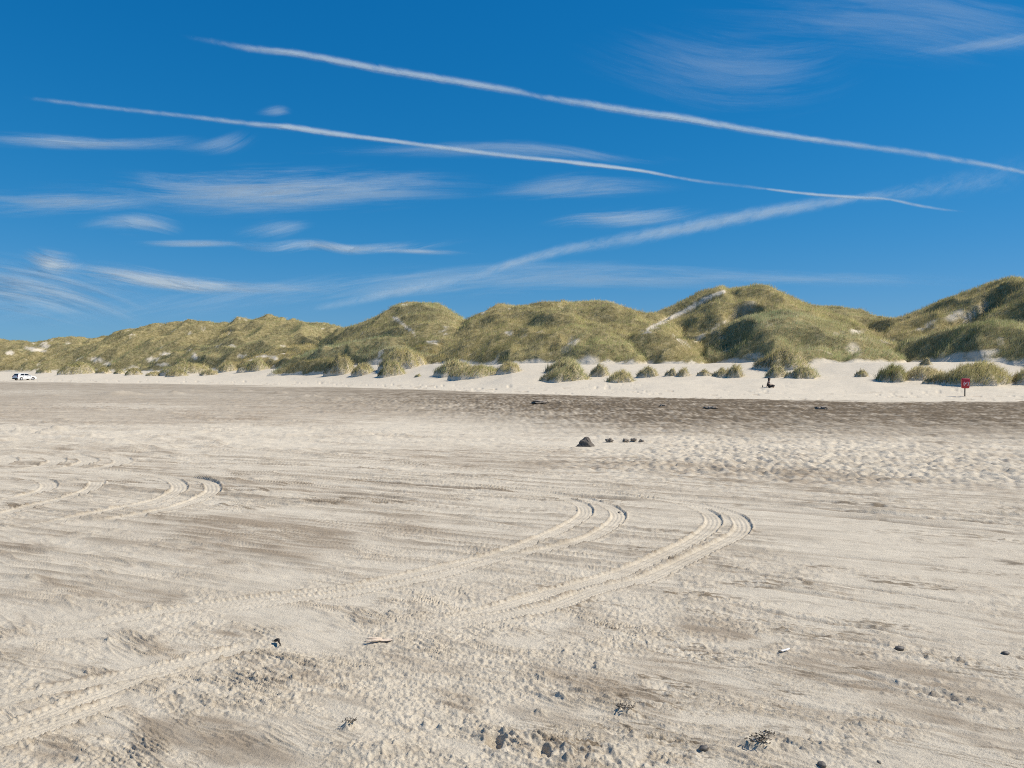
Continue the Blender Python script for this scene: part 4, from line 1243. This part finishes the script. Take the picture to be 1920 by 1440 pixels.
def lathe(bm, prof, n=24, mat=Matrix.Identity(4)):
    rings = []
    for r, z in prof:
        if r < 1e-6:
            rings.append([bm.verts.new(mat @ Vector((0, 0, z)))])
        else:
            rings.append([bm.verts.new(mat @ Vector((r * math.cos(2 * math.pi * k / n), r * math.sin(2 * math.pi * k / n), z))) for k in range(n)])
    for a, b in zip(rings[:-1], rings[1:]):
        for k in range(n):
            k2 = (k + 1) % n
            va = [a[0]] if len(a) == 1 else [a[k], a[k2]]
            vb = [b[0]] if len(b) == 1 else [b[k2], b[k]]
            f = va + vb
            if len(f) >= 3:
                bm.faces.new(f)


# ------------------------------------------------------------------ red lifebuoy cabinet
def rrect(w, h, r, n=8, taper=0.0):
    pts = []
    for cx, cz, a0 in ((w / 2 - r, h / 2 - r, 0), (-w / 2 + r, h / 2 - r, 90), (-w / 2 + r, -h / 2 + r, 180), (w / 2 - r, -h / 2 + r, 270)):
        for k in range(n + 1):
            a = R(a0 + 90 * k / n)
            x, z = cx + r * math.cos(a), cz + r * math.sin(a)
            pts.append((x * (1 + taper * z / h), z))
    return pts


def prism(bm, outline, y0, y1):
    a = [bm.verts.new((x, y0, z)) for x, z in outline]
    b = [bm.verts.new((x, y1, z)) for x, z in outline]
    bm.faces.new(a)
    bm.faces.new(b[::-1])
    n = len(a)
    for k in range(n):
        bm.faces.new((a[k], b[k], b[(k + 1) % n], a[(k + 1) % n]))


def build_cabinet():
    p = hit(1809, 743)
    sc = p.y / FPX                                     # metres per photo pixel here
    Wc, Hc, post = 13.6 * sc, 18.6 * sc, 15.5 * sc
    root = empty('lifebuoy_cabinet', (p.x, p.y, p.z - .03), R(-6))
    tag(root, 'red lifebuoy cabinet on a thin dark post in the pale sand', 'lifebuoy cabinet')
    red = simple_mat('red_plastic', (.47, .014, .030), .38, var=.10, scale=6, coat=.2)
    white = simple_mat('white_marking', (.75, .70, .70), .5, var=.05)
    steel = simple_mat('dark_post', (.06, .06, .055), .5, metal=.4, var=.2)
    bm = bmesh.new()
    lathe(bm, [(0, -.4), (.045, -.4), (.045, post + .25), (0, post + .25)], 20)
    o = bm_obj('post', bm, steel, root)
    zc = post + Hc / 2
    bm = bmesh.new()
    prism(bm, [(x, z + zc) for x, z in rrect(Wc, Hc, .10, taper=.10)], -.16, .05)
    o = bm_obj('housing', bm, red, root, bevel=.03)
    bm = bmesh.new()
    prism(bm, [(x, z + zc) for x, z in rrect(Wc * .86, Hc * .84, .08, taper=.10)], -.185, -.158)
    dr = bm_obj('door', bm, red, root, bevel=.012)
    bm = bmesh.new()
    prism(bm, [(x + Wc * .40, z + zc) for x, z in rrect(.05, .12, .015)], -.20, -.1845)
    bm_obj('latch', bm, red, dr)
    # white segments of the ring emblem, upright bars at both sides and a slanted fleck in the middle
    for sg in (-1, 1):
        bm = bmesh.new()
        out, inn = [], []
        for k in range(13):
            a = R(-38 + 76 * k / 12)
            out.append((sg * (.255 * math.cos(a) - .03), .30 * math.sin(a)))
            inn.append((sg * (.185 * math.cos(a) - .025), .24 * math.sin(a)))
        ol = [(x * Wc / .68, z * Hc / .86 + zc - .03) for x, z in out + inn[::-1]]
        prism(bm, ol, -.189, -.1845)
        bm_obj('emblem', bm, white, dr, smooth=False)
    bm = bmesh.new()
    ol = [(-.085, -.06), (-.05, -.085), (.0, -.03), (.06, .05), (.085, .085), (.02, .09), (-.05, .06), (-.09, .0)]
    prism(bm, [(x * Wc / .68 - .01, z * Hc / .86 + zc - .01) for x, z in ol], -.189, -.1845)
    bm_obj('emblem', bm, white, dr, smooth=False)


# ------------------------------------------------------------------ white car
def build_car():
    p = hit(37, 713)
    sc_ = 1.0
    root = empty('parked_car', (0, 0, 0), R(69))
    tag(root, 'white hatchback car parked on the sand, its dark rear turned this way', 'car')
    paint = simple_mat('white_paint', (.80, .80, .80), .25, var=.02, coat=.6)
    glass = simple_mat('dark_glass', (.012, .014, .016), .06, var=.1)
    blk = simple_mat('black_trim', (.018, .018, .018), .55)
    rub = simple_mat('rubber', (.02, .02, .02), .85)
    alloy = simple_mat('alloy', (.62, .62, .63), .3, metal=.8, var=.05)
    redl = simple_mat('red_lens', (.35, .012, .012), .15)
    clr = simple_mat('clear_lens', (.75, .77, .8), .1)
    Wd = .90                                           # half width
    wx = (1.32, -1.30)                                 # wheel centres, x forward
    rw = .335
    # side outline of the lower body with wheel arches
    top = [(-2.12, .62), (-2.10, .86), (-2.02, 1.02), (-1.5, 1.04), (.55, 1.0), (1.15, .98), (1.75, .88), (2.08, .74), (2.17, .58), (2.17, .36), (2.08, .26)]
    bot = []
    for cx in wx:
        bot.append((cx + .42, .26))
        for k in range(1, 10):
            a = math.pi * k / 10
            bot.append((cx + .42 * math.cos(a), .30 + .40 * math.sin(a)))
        bot.append((cx - .42, .26))
    ol = top + bot + [(-2.06, .28), (-2.14, .40)]
    bm = bmesh.new()
    a = [bm.verts.new((x, -Wd, z)) for x, z in ol]
    b = [bm.verts.new((x, Wd, z)) for x, z in ol]
    n = len(ol)
    bm.faces.new(a)
    bm.faces.new(b[::-1])
    for k in range(n):
        bm.faces.new((a[k], b[k], b[(k + 1) % n], a[(k + 1) % n]))
    # cabin
    lo = [(-2.04, 1.0), (1.12, .975)]
    hi = [(-1.74, 1.47), (-1.1, 1.525), (-.2, 1.53), (.28, 1.47)]
    prof = [lo[0]] + hi + [lo[1]]

    def cab(x, z, side):
        w = Wd - .05 - .17 * max(0, (z - 1.0) / .53)
        return (x, side * w, z)
    ca = [bm.verts.new(cab(x, z, -1)) for x, z in prof]
    cb = [bm.verts.new(cab(x, z, 1)) for x, z in prof]
    bm.faces.new(ca)
    bm.faces.new(cb[::-1])
    for k in range(len(prof)):
        bm.faces.new((ca[k], cb[k], cb[(k + 1) % len(prof)], ca[(k + 1) % len(prof)]))
    bm_obj('body', bm, paint, root, bevel=.05)

    def panel(name, pts, off, mat, par=root, th=.012):
        bm = bmesh.new()
        vs = [Vector(q) for q in pts]
        nrm = (vs[1] - vs[0]).cross(vs[2] - vs[0]).normalized()
        if nrm.dot(Vector(off)) < 0:
            nrm = -nrm
        f = [bm.verts.new(v + nrm * th) for v in vs]
        g = [bm.verts.new(v - nrm * .02) for v in vs]
        bm.faces.new(f)
        bm.faces.new(g[::-1])
        for k in range(len(vs)):
            bm.faces.new((f[k], g[k], g[(k + 1) % len(vs)], f[(k + 1) % len(vs)]))
        return bm_obj(name, bm, mat, par, smooth=False)
    for sd in (-1, 1):
        for q in ([(-1.62, 1.09), (-1.28, 1.43), (-.62, 1.46), (-.62, 1.07)], [(-.54, 1.07), (-.54, 1.46), (-.18, 1.45), (.22, 1.40), (.86, 1.06)]):
            panel('side_window', [cab(x, z, sd) for x, z in q], (0, sd, 0), glass)
        for x0, x1 in ((-1.05, -.08), (-.04, .98)):
            d = panel('door', [(x0, sd * Wd, .36), (x1, sd * Wd, .36), (x1, sd * Wd, .96), (x0, sd * Wd, .96)], (0, sd, 0), paint, th=.006)
            panel('handle', [(x0 + .06, sd * Wd, .82), (x0 + .26, sd * Wd, .82), (x0 + .26, sd * Wd, .86), (x0 + .06, sd * Wd, .86)], (0, sd, 0), blk, d, th=.03)
        panel('sill', [(-.86, sd * Wd, .27), (.88, sd * Wd, .27), (.88, sd * Wd, .34), (-.86, sd * Wd, .34)], (0, sd, 0), blk, th=.01)
        panel('headlight', [(1.86, sd * .86, .70), (2.10, sd * .80, .64), (2.12, sd * .50, .64), (2.02, sd * .52, .76)], (1, sd * .3, .3), clr, th=.03)
        panel('tail_light', [(-2.11, sd * .58, .78), (-2.11, sd * .88, .78), (-2.05, sd * .88, 1.0), (-2.05, sd * .62, 1.0)], (-1, 0, .1), redl, th=.03)
        bm = bmesh.new()
        bmesh.ops.create_icosphere(bm, subdivisions=2, radius=.1, matrix=Matrix.Translation((.80, sd * 1.0, 1.06)) @ Matrix.Diagonal((.7, 1.1, .8, 1)))
        bm_obj('mirror', bm, paint, root)
        for cx in wx:
            wh = empty('wheel', (cx, sd * .79, rw))
            wh.parent = root
            M = Matrix.Rotation(R(90), 4, 'X')
            bm = bmesh.new()
            lathe(bm, [(.22, -.10), (.30, -.105), (.335, -.07), (.335, .07), (.30, .105), (.22, .10), (.22, -.10)], 32, M)
            bm_obj('tyre', bm, rub, wh)
            bm = bmesh.new()
            lathe(bm, [(0, -.085), (.05, -.09), (.06, -.07), (.19, -.085), (.225, -.095), (.225, .095), (.19, .085), (.06, .07), (.05, .09), (0, .085)], 32, M)
            bm_obj('rim', bm, alloy, wh)
    rear = lambda y, z: (-2.04 + (z - 1.0) * .30 / .47, y * (Wd - .05 - .17 * max(0, (z - 1.0) / .53)), z)
    panel('rear_window', [rear(-.92, 1.05), rear(.92, 1.05), rear(.88, 1.42), rear(-.88, 1.42)], (-1, 0, .3), glass)
    ff = lambda y, z: (1.12 - (z - .975) * .84 / .495, y * (Wd - .05 - .17 * max(0, (z - 1.0) / .53)), z)
    panel('windscreen', [ff(-.9, 1.02), ff(.9, 1.02), ff(.88, 1.44), ff(-.88, 1.44)], (1, 0, .3), glass)
    tg = panel('tailgate', [(-2.10, -.56, .62), (-2.10, .56, .62), (-2.03, .56, 1.0), (-2.03, -.56, 1.0)], (-1, 0, .1), paint, th=.03)
    panel('number_plate', [(-2.135, -.26, .66), (-2.135, .26, .66), (-2.12, .26, .77), (-2.12, -.26, .77)], (-1, 0, .1), simple_mat('plate', (.6, .6, .58), .4), tg)
    panel('rear_bumper', [(-2.13, -.84, .28), (-2.13, .84, .28), (-2.13, .84, .54), (-2.13, -.84, .54)], (-1, 0, 0), blk, th=.05)
    panel('front_grille', [(2.17, -.55, .36), (2.17, .55, .36), (2.17, .55, .54), (2.17, -.55, .54)], (1, 0, 0), blk, th=.02)
    # stand it so that its middle covers the right pixels, resting on the sand
    s, t = st(46, 713)
    y = p.y
    root.location = (s * y, y, gz(s * y, y) - .02)


# ------------------------------------------------------------------ small things on the sand
def lump_obj(name, loc, size, mat, label, cat, group=None, seed=1, rough=.35, rz=0.0, sub=4, sink=.15):
    bm = bmesh.new()
    bmesh.ops.create_icosphere(bm, subdivisions=sub, radius=1.0)
    for v in bm.verts:
        c = v.co
        n = 1 + rough * float(perlin(np.array([c.x * 1.7 + seed]), np.array([c.y * 1.7 + c.z * 2.3]), seed)[0]) + rough * .6 * float(perlin(np.array([c.x * 4.7 + seed]), np.array([c.y * 4.7 - c.z * 4.1]), seed + 4)[0])
        v.co = Vector((c.x * size[0] * n, c.y * size[1] * n, c.z * size[2] * n))
    o = bm_obj(name, bm, mat)
    o.location = (loc[0], loc[1], loc[2] + size[2] * (1 - sink) - size[2] * .35)
    o.rotation_euler = (0, 0, rz)
    return tag(o, label, cat, group)


def fine_z(x, y):
    """height of the finished beach mesh under a point"""
    ok, loc, nrm, idx = BEACH.ray_cast(Vector((x, y, 5)), Vector((0, 0, -1)))
    return loc.z if ok else gz(x, y)


def at(u, v):
    q = hit(u, v)
    q.z = fine_z(q.x, q.y)
    return q


def build_small():
    dark_sand = simple_mat('wet_sand_lump', (.13, .11, .09), .95, var=.3, scale=30, bump=.5)
    damps = simple_mat('damp_sand_lump', (.28, .235, .185), .95, var=.25, scale=30, bump=.4)
    stone = simple_mat('dark_pebble', (.125, .108, .088), .6, var=.3, scale=60)
    clod_sand = simple_mat('dark_clod_sand', (.105, .082, .055), .55, var=.4, scale=60)
    wood = simple_mat('pale_wood', (.62, .50, .38), .8, var=.18, scale=50, bump=.3)
    bark = simple_mat('dark_twig', (.05, .04, .03), .8, var=.3, scale=60)
    shell = simple_mat('white_shell', (.74, .71, .66), .5, var=.08, scale=60)
    # dug heap and its row of clods on the pale drift
    p = at(1101, 837)
    bm = bmesh.new()
    n, m = 44, 20
    sc = p.y / FPX
    for i in range(m + 1):
        pass
    rings = []
    for i in range(m):
        f = i / (m - 1)
        ring = []
        for k in range(n):
            a = 2 * math.pi * k / n
            r = (1 - f) ** .72
            w = 1 + .28 * float(perlin(np.array([math.cos(a) * 1.6 + f * 2]), np.array([math.sin(a) * 1.6 + f]), 5)[0]) + .22 * float(perlin(np.array([math.cos(a) * 4 + f * 5]), np.array([math.sin(a) * 4]), 9)[0])
            x = math.cos(a) * r * w * 17 * sc * (1.15 if math.cos(a) < 0 else .85) - .02
            y = math.sin(a) * r * w * 14 * sc
            z = f ** .9 * 20 * sc * (1 + .18 * float(perlin(np.array([x * 9]), np.array([y * 9]), 21)[0])) - .03
            ring.append(bm.verts.new((x, y, z)))
        rings.append(ring)
    for a, b in zip(rings[:-1], rings[1:]):
        for k in range(n):
            bm.faces.new((a[k], a[(k + 1) % n], b[(k + 1) % n], b[k]))
    bm.faces.new(rings[-1])
    o = bm_obj('sand_heap', bm, dark_sand)
    o.location = p
    tag(o, 'tall dark pointed heap of dug sand alone in the middle of the beach', 'sand heap')
    labs = ['largest dark clod beside the pointed sand heap', 'second dark clod along the pale drift from the sand heap', 'third clod of the row running away from the sand heap', 'last small clod of the row on the pale drift']
    for (u, v, w, h), lab in zip([(1143, 830, 13, 7.5), (1173, 830, 11, 7), (1188, 830, 10, 6), (1203, 830.5, 8, 5)], labs):
        q = at(u, v)
        lump_obj('sand_clod', q, (w * sc * .55, w * sc * .45, h * sc * .62), damps, lab, 'sand clod', 'clods beside the sand heap', seed=u % 31, rough=.6)
    # little mounds out on the dark band
    for u, v, w, h, lab in [(1013, 757, 34, 6.5, 'low dark sand hump with pale front on the dark damp band'), (1332, 767, 24, 5, 'dark sand hump straight below the gap between dunes, right of a similar one'),
                            (1541, 768, 22, 5.5, 'dark sand hump on the damp band nearest below the seated person'), (1120, 759.5, 16, 3.5, 'smallest low sand hump, between two larger dark ones'), (1243, 763, 12, 3.5, 'tiny dark sand hump left of a larger dark one')]:
        q = at(u, v)
        s2 = q.y / FPX
        lump_obj('sand_hump', q, (w * s2 * .5, w * s2 * .42, h * s2 * .6), damps, lab, 'sand hump', 'sand humps on the dark damp band', seed=u % 37, rough=.5)
    # driftwood: a split pale piece with a thin tongue and a rounded scoop
    p = at(712, 1203)
    s2 = p.y / FPX
    root = empty('driftwood', (p.x, p.y, p.z + .006), R(14))
    tag(root, 'pale split piece of driftwood on the tyre tracks', 'driftwood')
    bm = bmesh.new()
    L = 31 * s2
    prof = [(-.05, .10), (.05, .34), (.3, .46), (.55, .42), (.8, .28), (1.0, .06)]
    rows = []
    for t, hw in prof:
        rows.append([bm.verts.new((t * L, yy * hw * L * .55, zz * .35 * hw * L + .004)) for yy, zz in ((-1, .0), (-.75, .28), (0, .5), (.75, .3), (1, 0), (0, -.1))])
    for a, b in zip(rows[:-1], rows[1:]):
        for k in range(6):
            bm.faces.new((a[k], a[(k + 1) % 6], b[(k + 1) % 6], b[k]))
    bm.faces.new(rows[0])
    bm.faces.new(rows[-1][::-1])
    bm_obj('plank', bm, wood, root, sub=2)
    for (x0, y0, z0, x1, y1, z1, r) in [(.02, -.004, .012, -31 * s2, -.028, .016, .010), (.02, .012, .016, -27 * s2, -.006, .036, .008)]:
        bm = bmesh.new()
        a, b = Vector((x0, y0, z0)), Vector((x1, y1, z1))
        d = (b - a)
        q = d.to_track_quat('Z', 'Y').to_matrix().to_4x4()
        lathe(bm, [(0, 0), (r, 0), (r * 1.2, d.length * .4), (r * .8, d.length * .8), (0, d.length)], 12, Matrix.Translation(a) @ q)
        bm_obj('splinter', bm, wood, root)
    # twig with a thick knot
    p = at(520, 1206)
    s2 = p.y / FPX
    root = empty('twig', (p.x, p.y, p.z + .012))
    tag(root, 'dark bent twig with a thick knot beside the lower tyre track', 'twig')
    pts = [(-.05 * 1, .02, .0), (-6 * s2, 2 * s2, .004), (-2 * s2, 2 * s2, .016), (3 * s2, -2 * s2, .02), (6 * s2, -9 * s2, .012), (11 * s2, -17 * s2, .008), (12 * s2, -22 * s2, .002)]
    skin_obj('stem', pts, chain(pts), [.003, .006, .015, .014, .007, .006, .006], bark, root, 2, 1)
    # razor shell
    p = at(1472, 1224)
    s2 = p.y / FPX
    root = empty('razor_shell', (p.x, p.y, p.z + .008), R(28))
    tag(root, 'slim white razor shell with a shadow at one end lying on damp sand', 'shell')
    bm = bmesh.new()
    L = 26 * s2
    rows = []
    for t in np.linspace(-.5, .5, 9):
        w = .011 * (1 - abs(2 * t) ** 6 * .5)
        rows.append([bm.verts.new((t * L, w * math.cos(a) + .02 * t * t, .008 * math.sin(a) + .004)) for a in np.linspace(0, math.pi, 7)])
    for a, b in zip(rows[:-1], rows[1:]):
        for k in range(6):
            bm.faces.new((a[k], a[k + 1], b[k + 1], b[k]))
    sh = bm_obj('valve', bm, shell, root)
    so = sh.modifiers.new('t', 'SOLIDIFY')
    so.thickness = .002
    bm = bmesh.new()
    bmesh.ops.create_icosphere(bm, subdivisions=2, radius=1, matrix=Matrix.Translation((-.52 * L, 0, .006)) @ Matrix.Diagonal((.018, .010, .008, 1)))
    bm_obj('end_shadow', bm, stone, root)  # dark lump added for the shadow at the shell's end
    # pebbles
    for u, v, w, lab in [(1687, 1219, 15, 'flat dark pebble alone on the damp streak right of the razor shell'), (1885, 1227, 12, 'round dark pebble at the end of a long rut'),
                         (1320, 1410, 17, 'oval dark pebble below the dark sand clods'), (1648, 1433, 8, 'small round pebble at the bottom of the photo, apart from the others'), (1541, 1437, 17, 'dark stone half cut off by the bottom edge'), (1161, 961, 6, 'tiny pebble at the bend of the tyre tracks')]:
        q = at(u, min(v, 1446))
        s2 = q.y / FPX
        lump_obj('pebble', q, (w * s2 * .55, w * s2 * .45, w * s2 * .30), stone, lab, 'pebble', 'dark pebbles on the sand', seed=u % 41, rough=.25, sub=3, rz=u)
    # dark sand clods, built as tangles of short strands
    for u, v, w, lab in [(1425, 1403, 46, 'tangled dark sand clod, lower of two side by side'), (1440, 1380, 26, 'smaller dark sand clod above a larger one'), (1172, 1339, 32, 'compact dark sand clod alone below the damp streaks'), (655, 1364, 26, 'dark sand clod on crumbly sand near the bottom, left of the pits')]:
        q = at(u, v)
        s2 = q.y / FPX
        w *= s2
        bm = bmesh.new()
        rs = random.Random(u)
        for k in range(46):
            a = rs.uniform(0, 6.283)
            r = w * .5 * math.sqrt(rs.random())
            c = Vector((math.cos(a) * r, math.sin(a) * r * .7, rs.uniform(.0, .014)))
            dirv = Vector((rs.uniform(-1, 1), rs.uniform(-1, 1), rs.uniform(-.2, .35))).normalized()
            L = w * rs.uniform(.10, .26)
            qq = dirv.to_track_quat('Z', 'Y').to_matrix().to_4x4()
            rad = w * rs.uniform(.016, .034)
            lathe(bm, [(0, 0), (rad, L * .1), (rad * .8, L * .7), (0, L)], 6, Matrix.Translation(c) @ qq)
        o = bm_obj('dark_clod', bm, clod_sand)
        o.location = q + Vector((0, 0, .002))
        tag(o, lab, 'seaweed', 'dark clods on the near sand')  # dark sand clods, filed under the seaweed category


# ------------------------------------------------------------------ light, sky, camera
def build_light():
    az, el = R(91), R(50)
    S = Vector((math.sin(az) * math.cos(el), math.cos(az) * math.cos(el), math.sin(el)))
    ld = bpy.data.lights.new('sun', 'SUN')
    ld.energy = 5.0
    ld.angle = R(.53)
    ld.color = (1.0, .93, .82)
    lo = bpy.data.objects.new('sun', ld)
    lo.rotation_euler = S.to_track_quat('Z', 'Y').to_euler()
    lo.location = (40, -10, 60)
    COL.objects.link(lo)
    w = bpy.data.worlds.new('World')
    SC.world = w
    w.use_nodes = True
    nt = w.node_tree
    nt.nodes.clear()
    out = nt.nodes.new('ShaderNodeOutputWorld')
    bg = nt.nodes.new('ShaderNodeBackground')
    sky = nt.nodes.new('ShaderNodeTexSky')
    sky.sky_type = 'NISHITA'
    sky.sun_disc = False
    sky.sun_elevation = el
    sky.sun_rotation = az
    sky.altitude = 0
    sky.air_density = 1.0
    sky.dust_density = 0.0
    sky.ozone_density = 5.0
    hs = nt.nodes.new('ShaderNodeHueSaturation')
    hs.inputs['Saturation'].default_value = 1.25
    nt.links.new(sky.outputs[0], hs.inputs['Color'])
    sp = nt.nodes.new('ShaderNodeSeparateColor')
    cb = nt.nodes.new('ShaderNodeCombineColor')
    nt.links.new(hs.outputs[0], sp.inputs[0])
    for ch, (k, g, top) in enumerate([(.235, 1.70, 1.95), (1.02, .80, 8.0), (1.61, .60, 60.0)]):
        pw = nt.nodes.new('ShaderNodeMath')
        pw.operation = 'POWER'
        pw.inputs[1].default_value = g
        ml = nt.nodes.new('ShaderNodeMath')
        ml.operation = 'MULTIPLY'
        ml.inputs[1].default_value = k
        nt.links.new(sp.outputs[ch], pw.inputs[0])
        nt.links.new(pw.outputs[0], ml.inputs[0])
        dv = nt.nodes.new('ShaderNodeMath')
        dv.operation = 'MULTIPLY_ADD'
        dv.inputs[1].default_value = 1 / top
        dv.inputs[2].default_value = 1
        qt = nt.nodes.new('ShaderNodeMath')
        qt.operation = 'DIVIDE'
        nt.links.new(ml.outputs[0], dv.inputs[0])
        nt.links.new(ml.outputs[0], qt.inputs[0])
        nt.links.new(dv.outputs[0], qt.inputs[1])
        nt.links.new(qt.outputs[0], cb.inputs[ch])
    nt.links.new(cb.outputs[0], bg.inputs[0])
    bg.inputs[1].default_value = .124
    nt.links.new(bg.outputs[0], out.inputs[0])


def build_camera():
    cd = bpy.data.cameras.new('camera')
    cd.sensor_fit = 'HORIZONTAL'
    cd.sensor_width = 36
    cd.lens = 36 * FPX / 1920
    cd.clip_start = .1
    cd.clip_end = 400000
    co = bpy.data.objects.new('camera', cd)
    co.location = (0, 0, CAMH)
    co.rotation_euler = (math.pi / 2 - PITCH, 0, 0)
    COL.objects.link(co)
    SC.camera = co


SC.view_settings.view_transform = 'Standard'
SC.view_settings.look = 'None'
SC.view_settings.exposure = 0.05
SC.view_settings.gamma = 1
SC.view_settings.use_curve_mapping = False
SC.render.engine = 'CYCLES'
SC.cycles.transparent_max_bounces = 40
SC.cycles.max_bounces = 6
SC.cycles.use_denoising = False
SC.cycles.filter_width = 1.05

import time
t0 = time.time()
build_camera()
build_light()
BEACH = build_beach()
print('beach', time.time() - t0)
build_dunes()
print('dunes', time.time() - t0)
build_mounds()
build_sky_things()
bpy.context.view_layer.update()
build_car()
build_person()
build_cabinet()
build_small()
print('all', time.time() - t0)
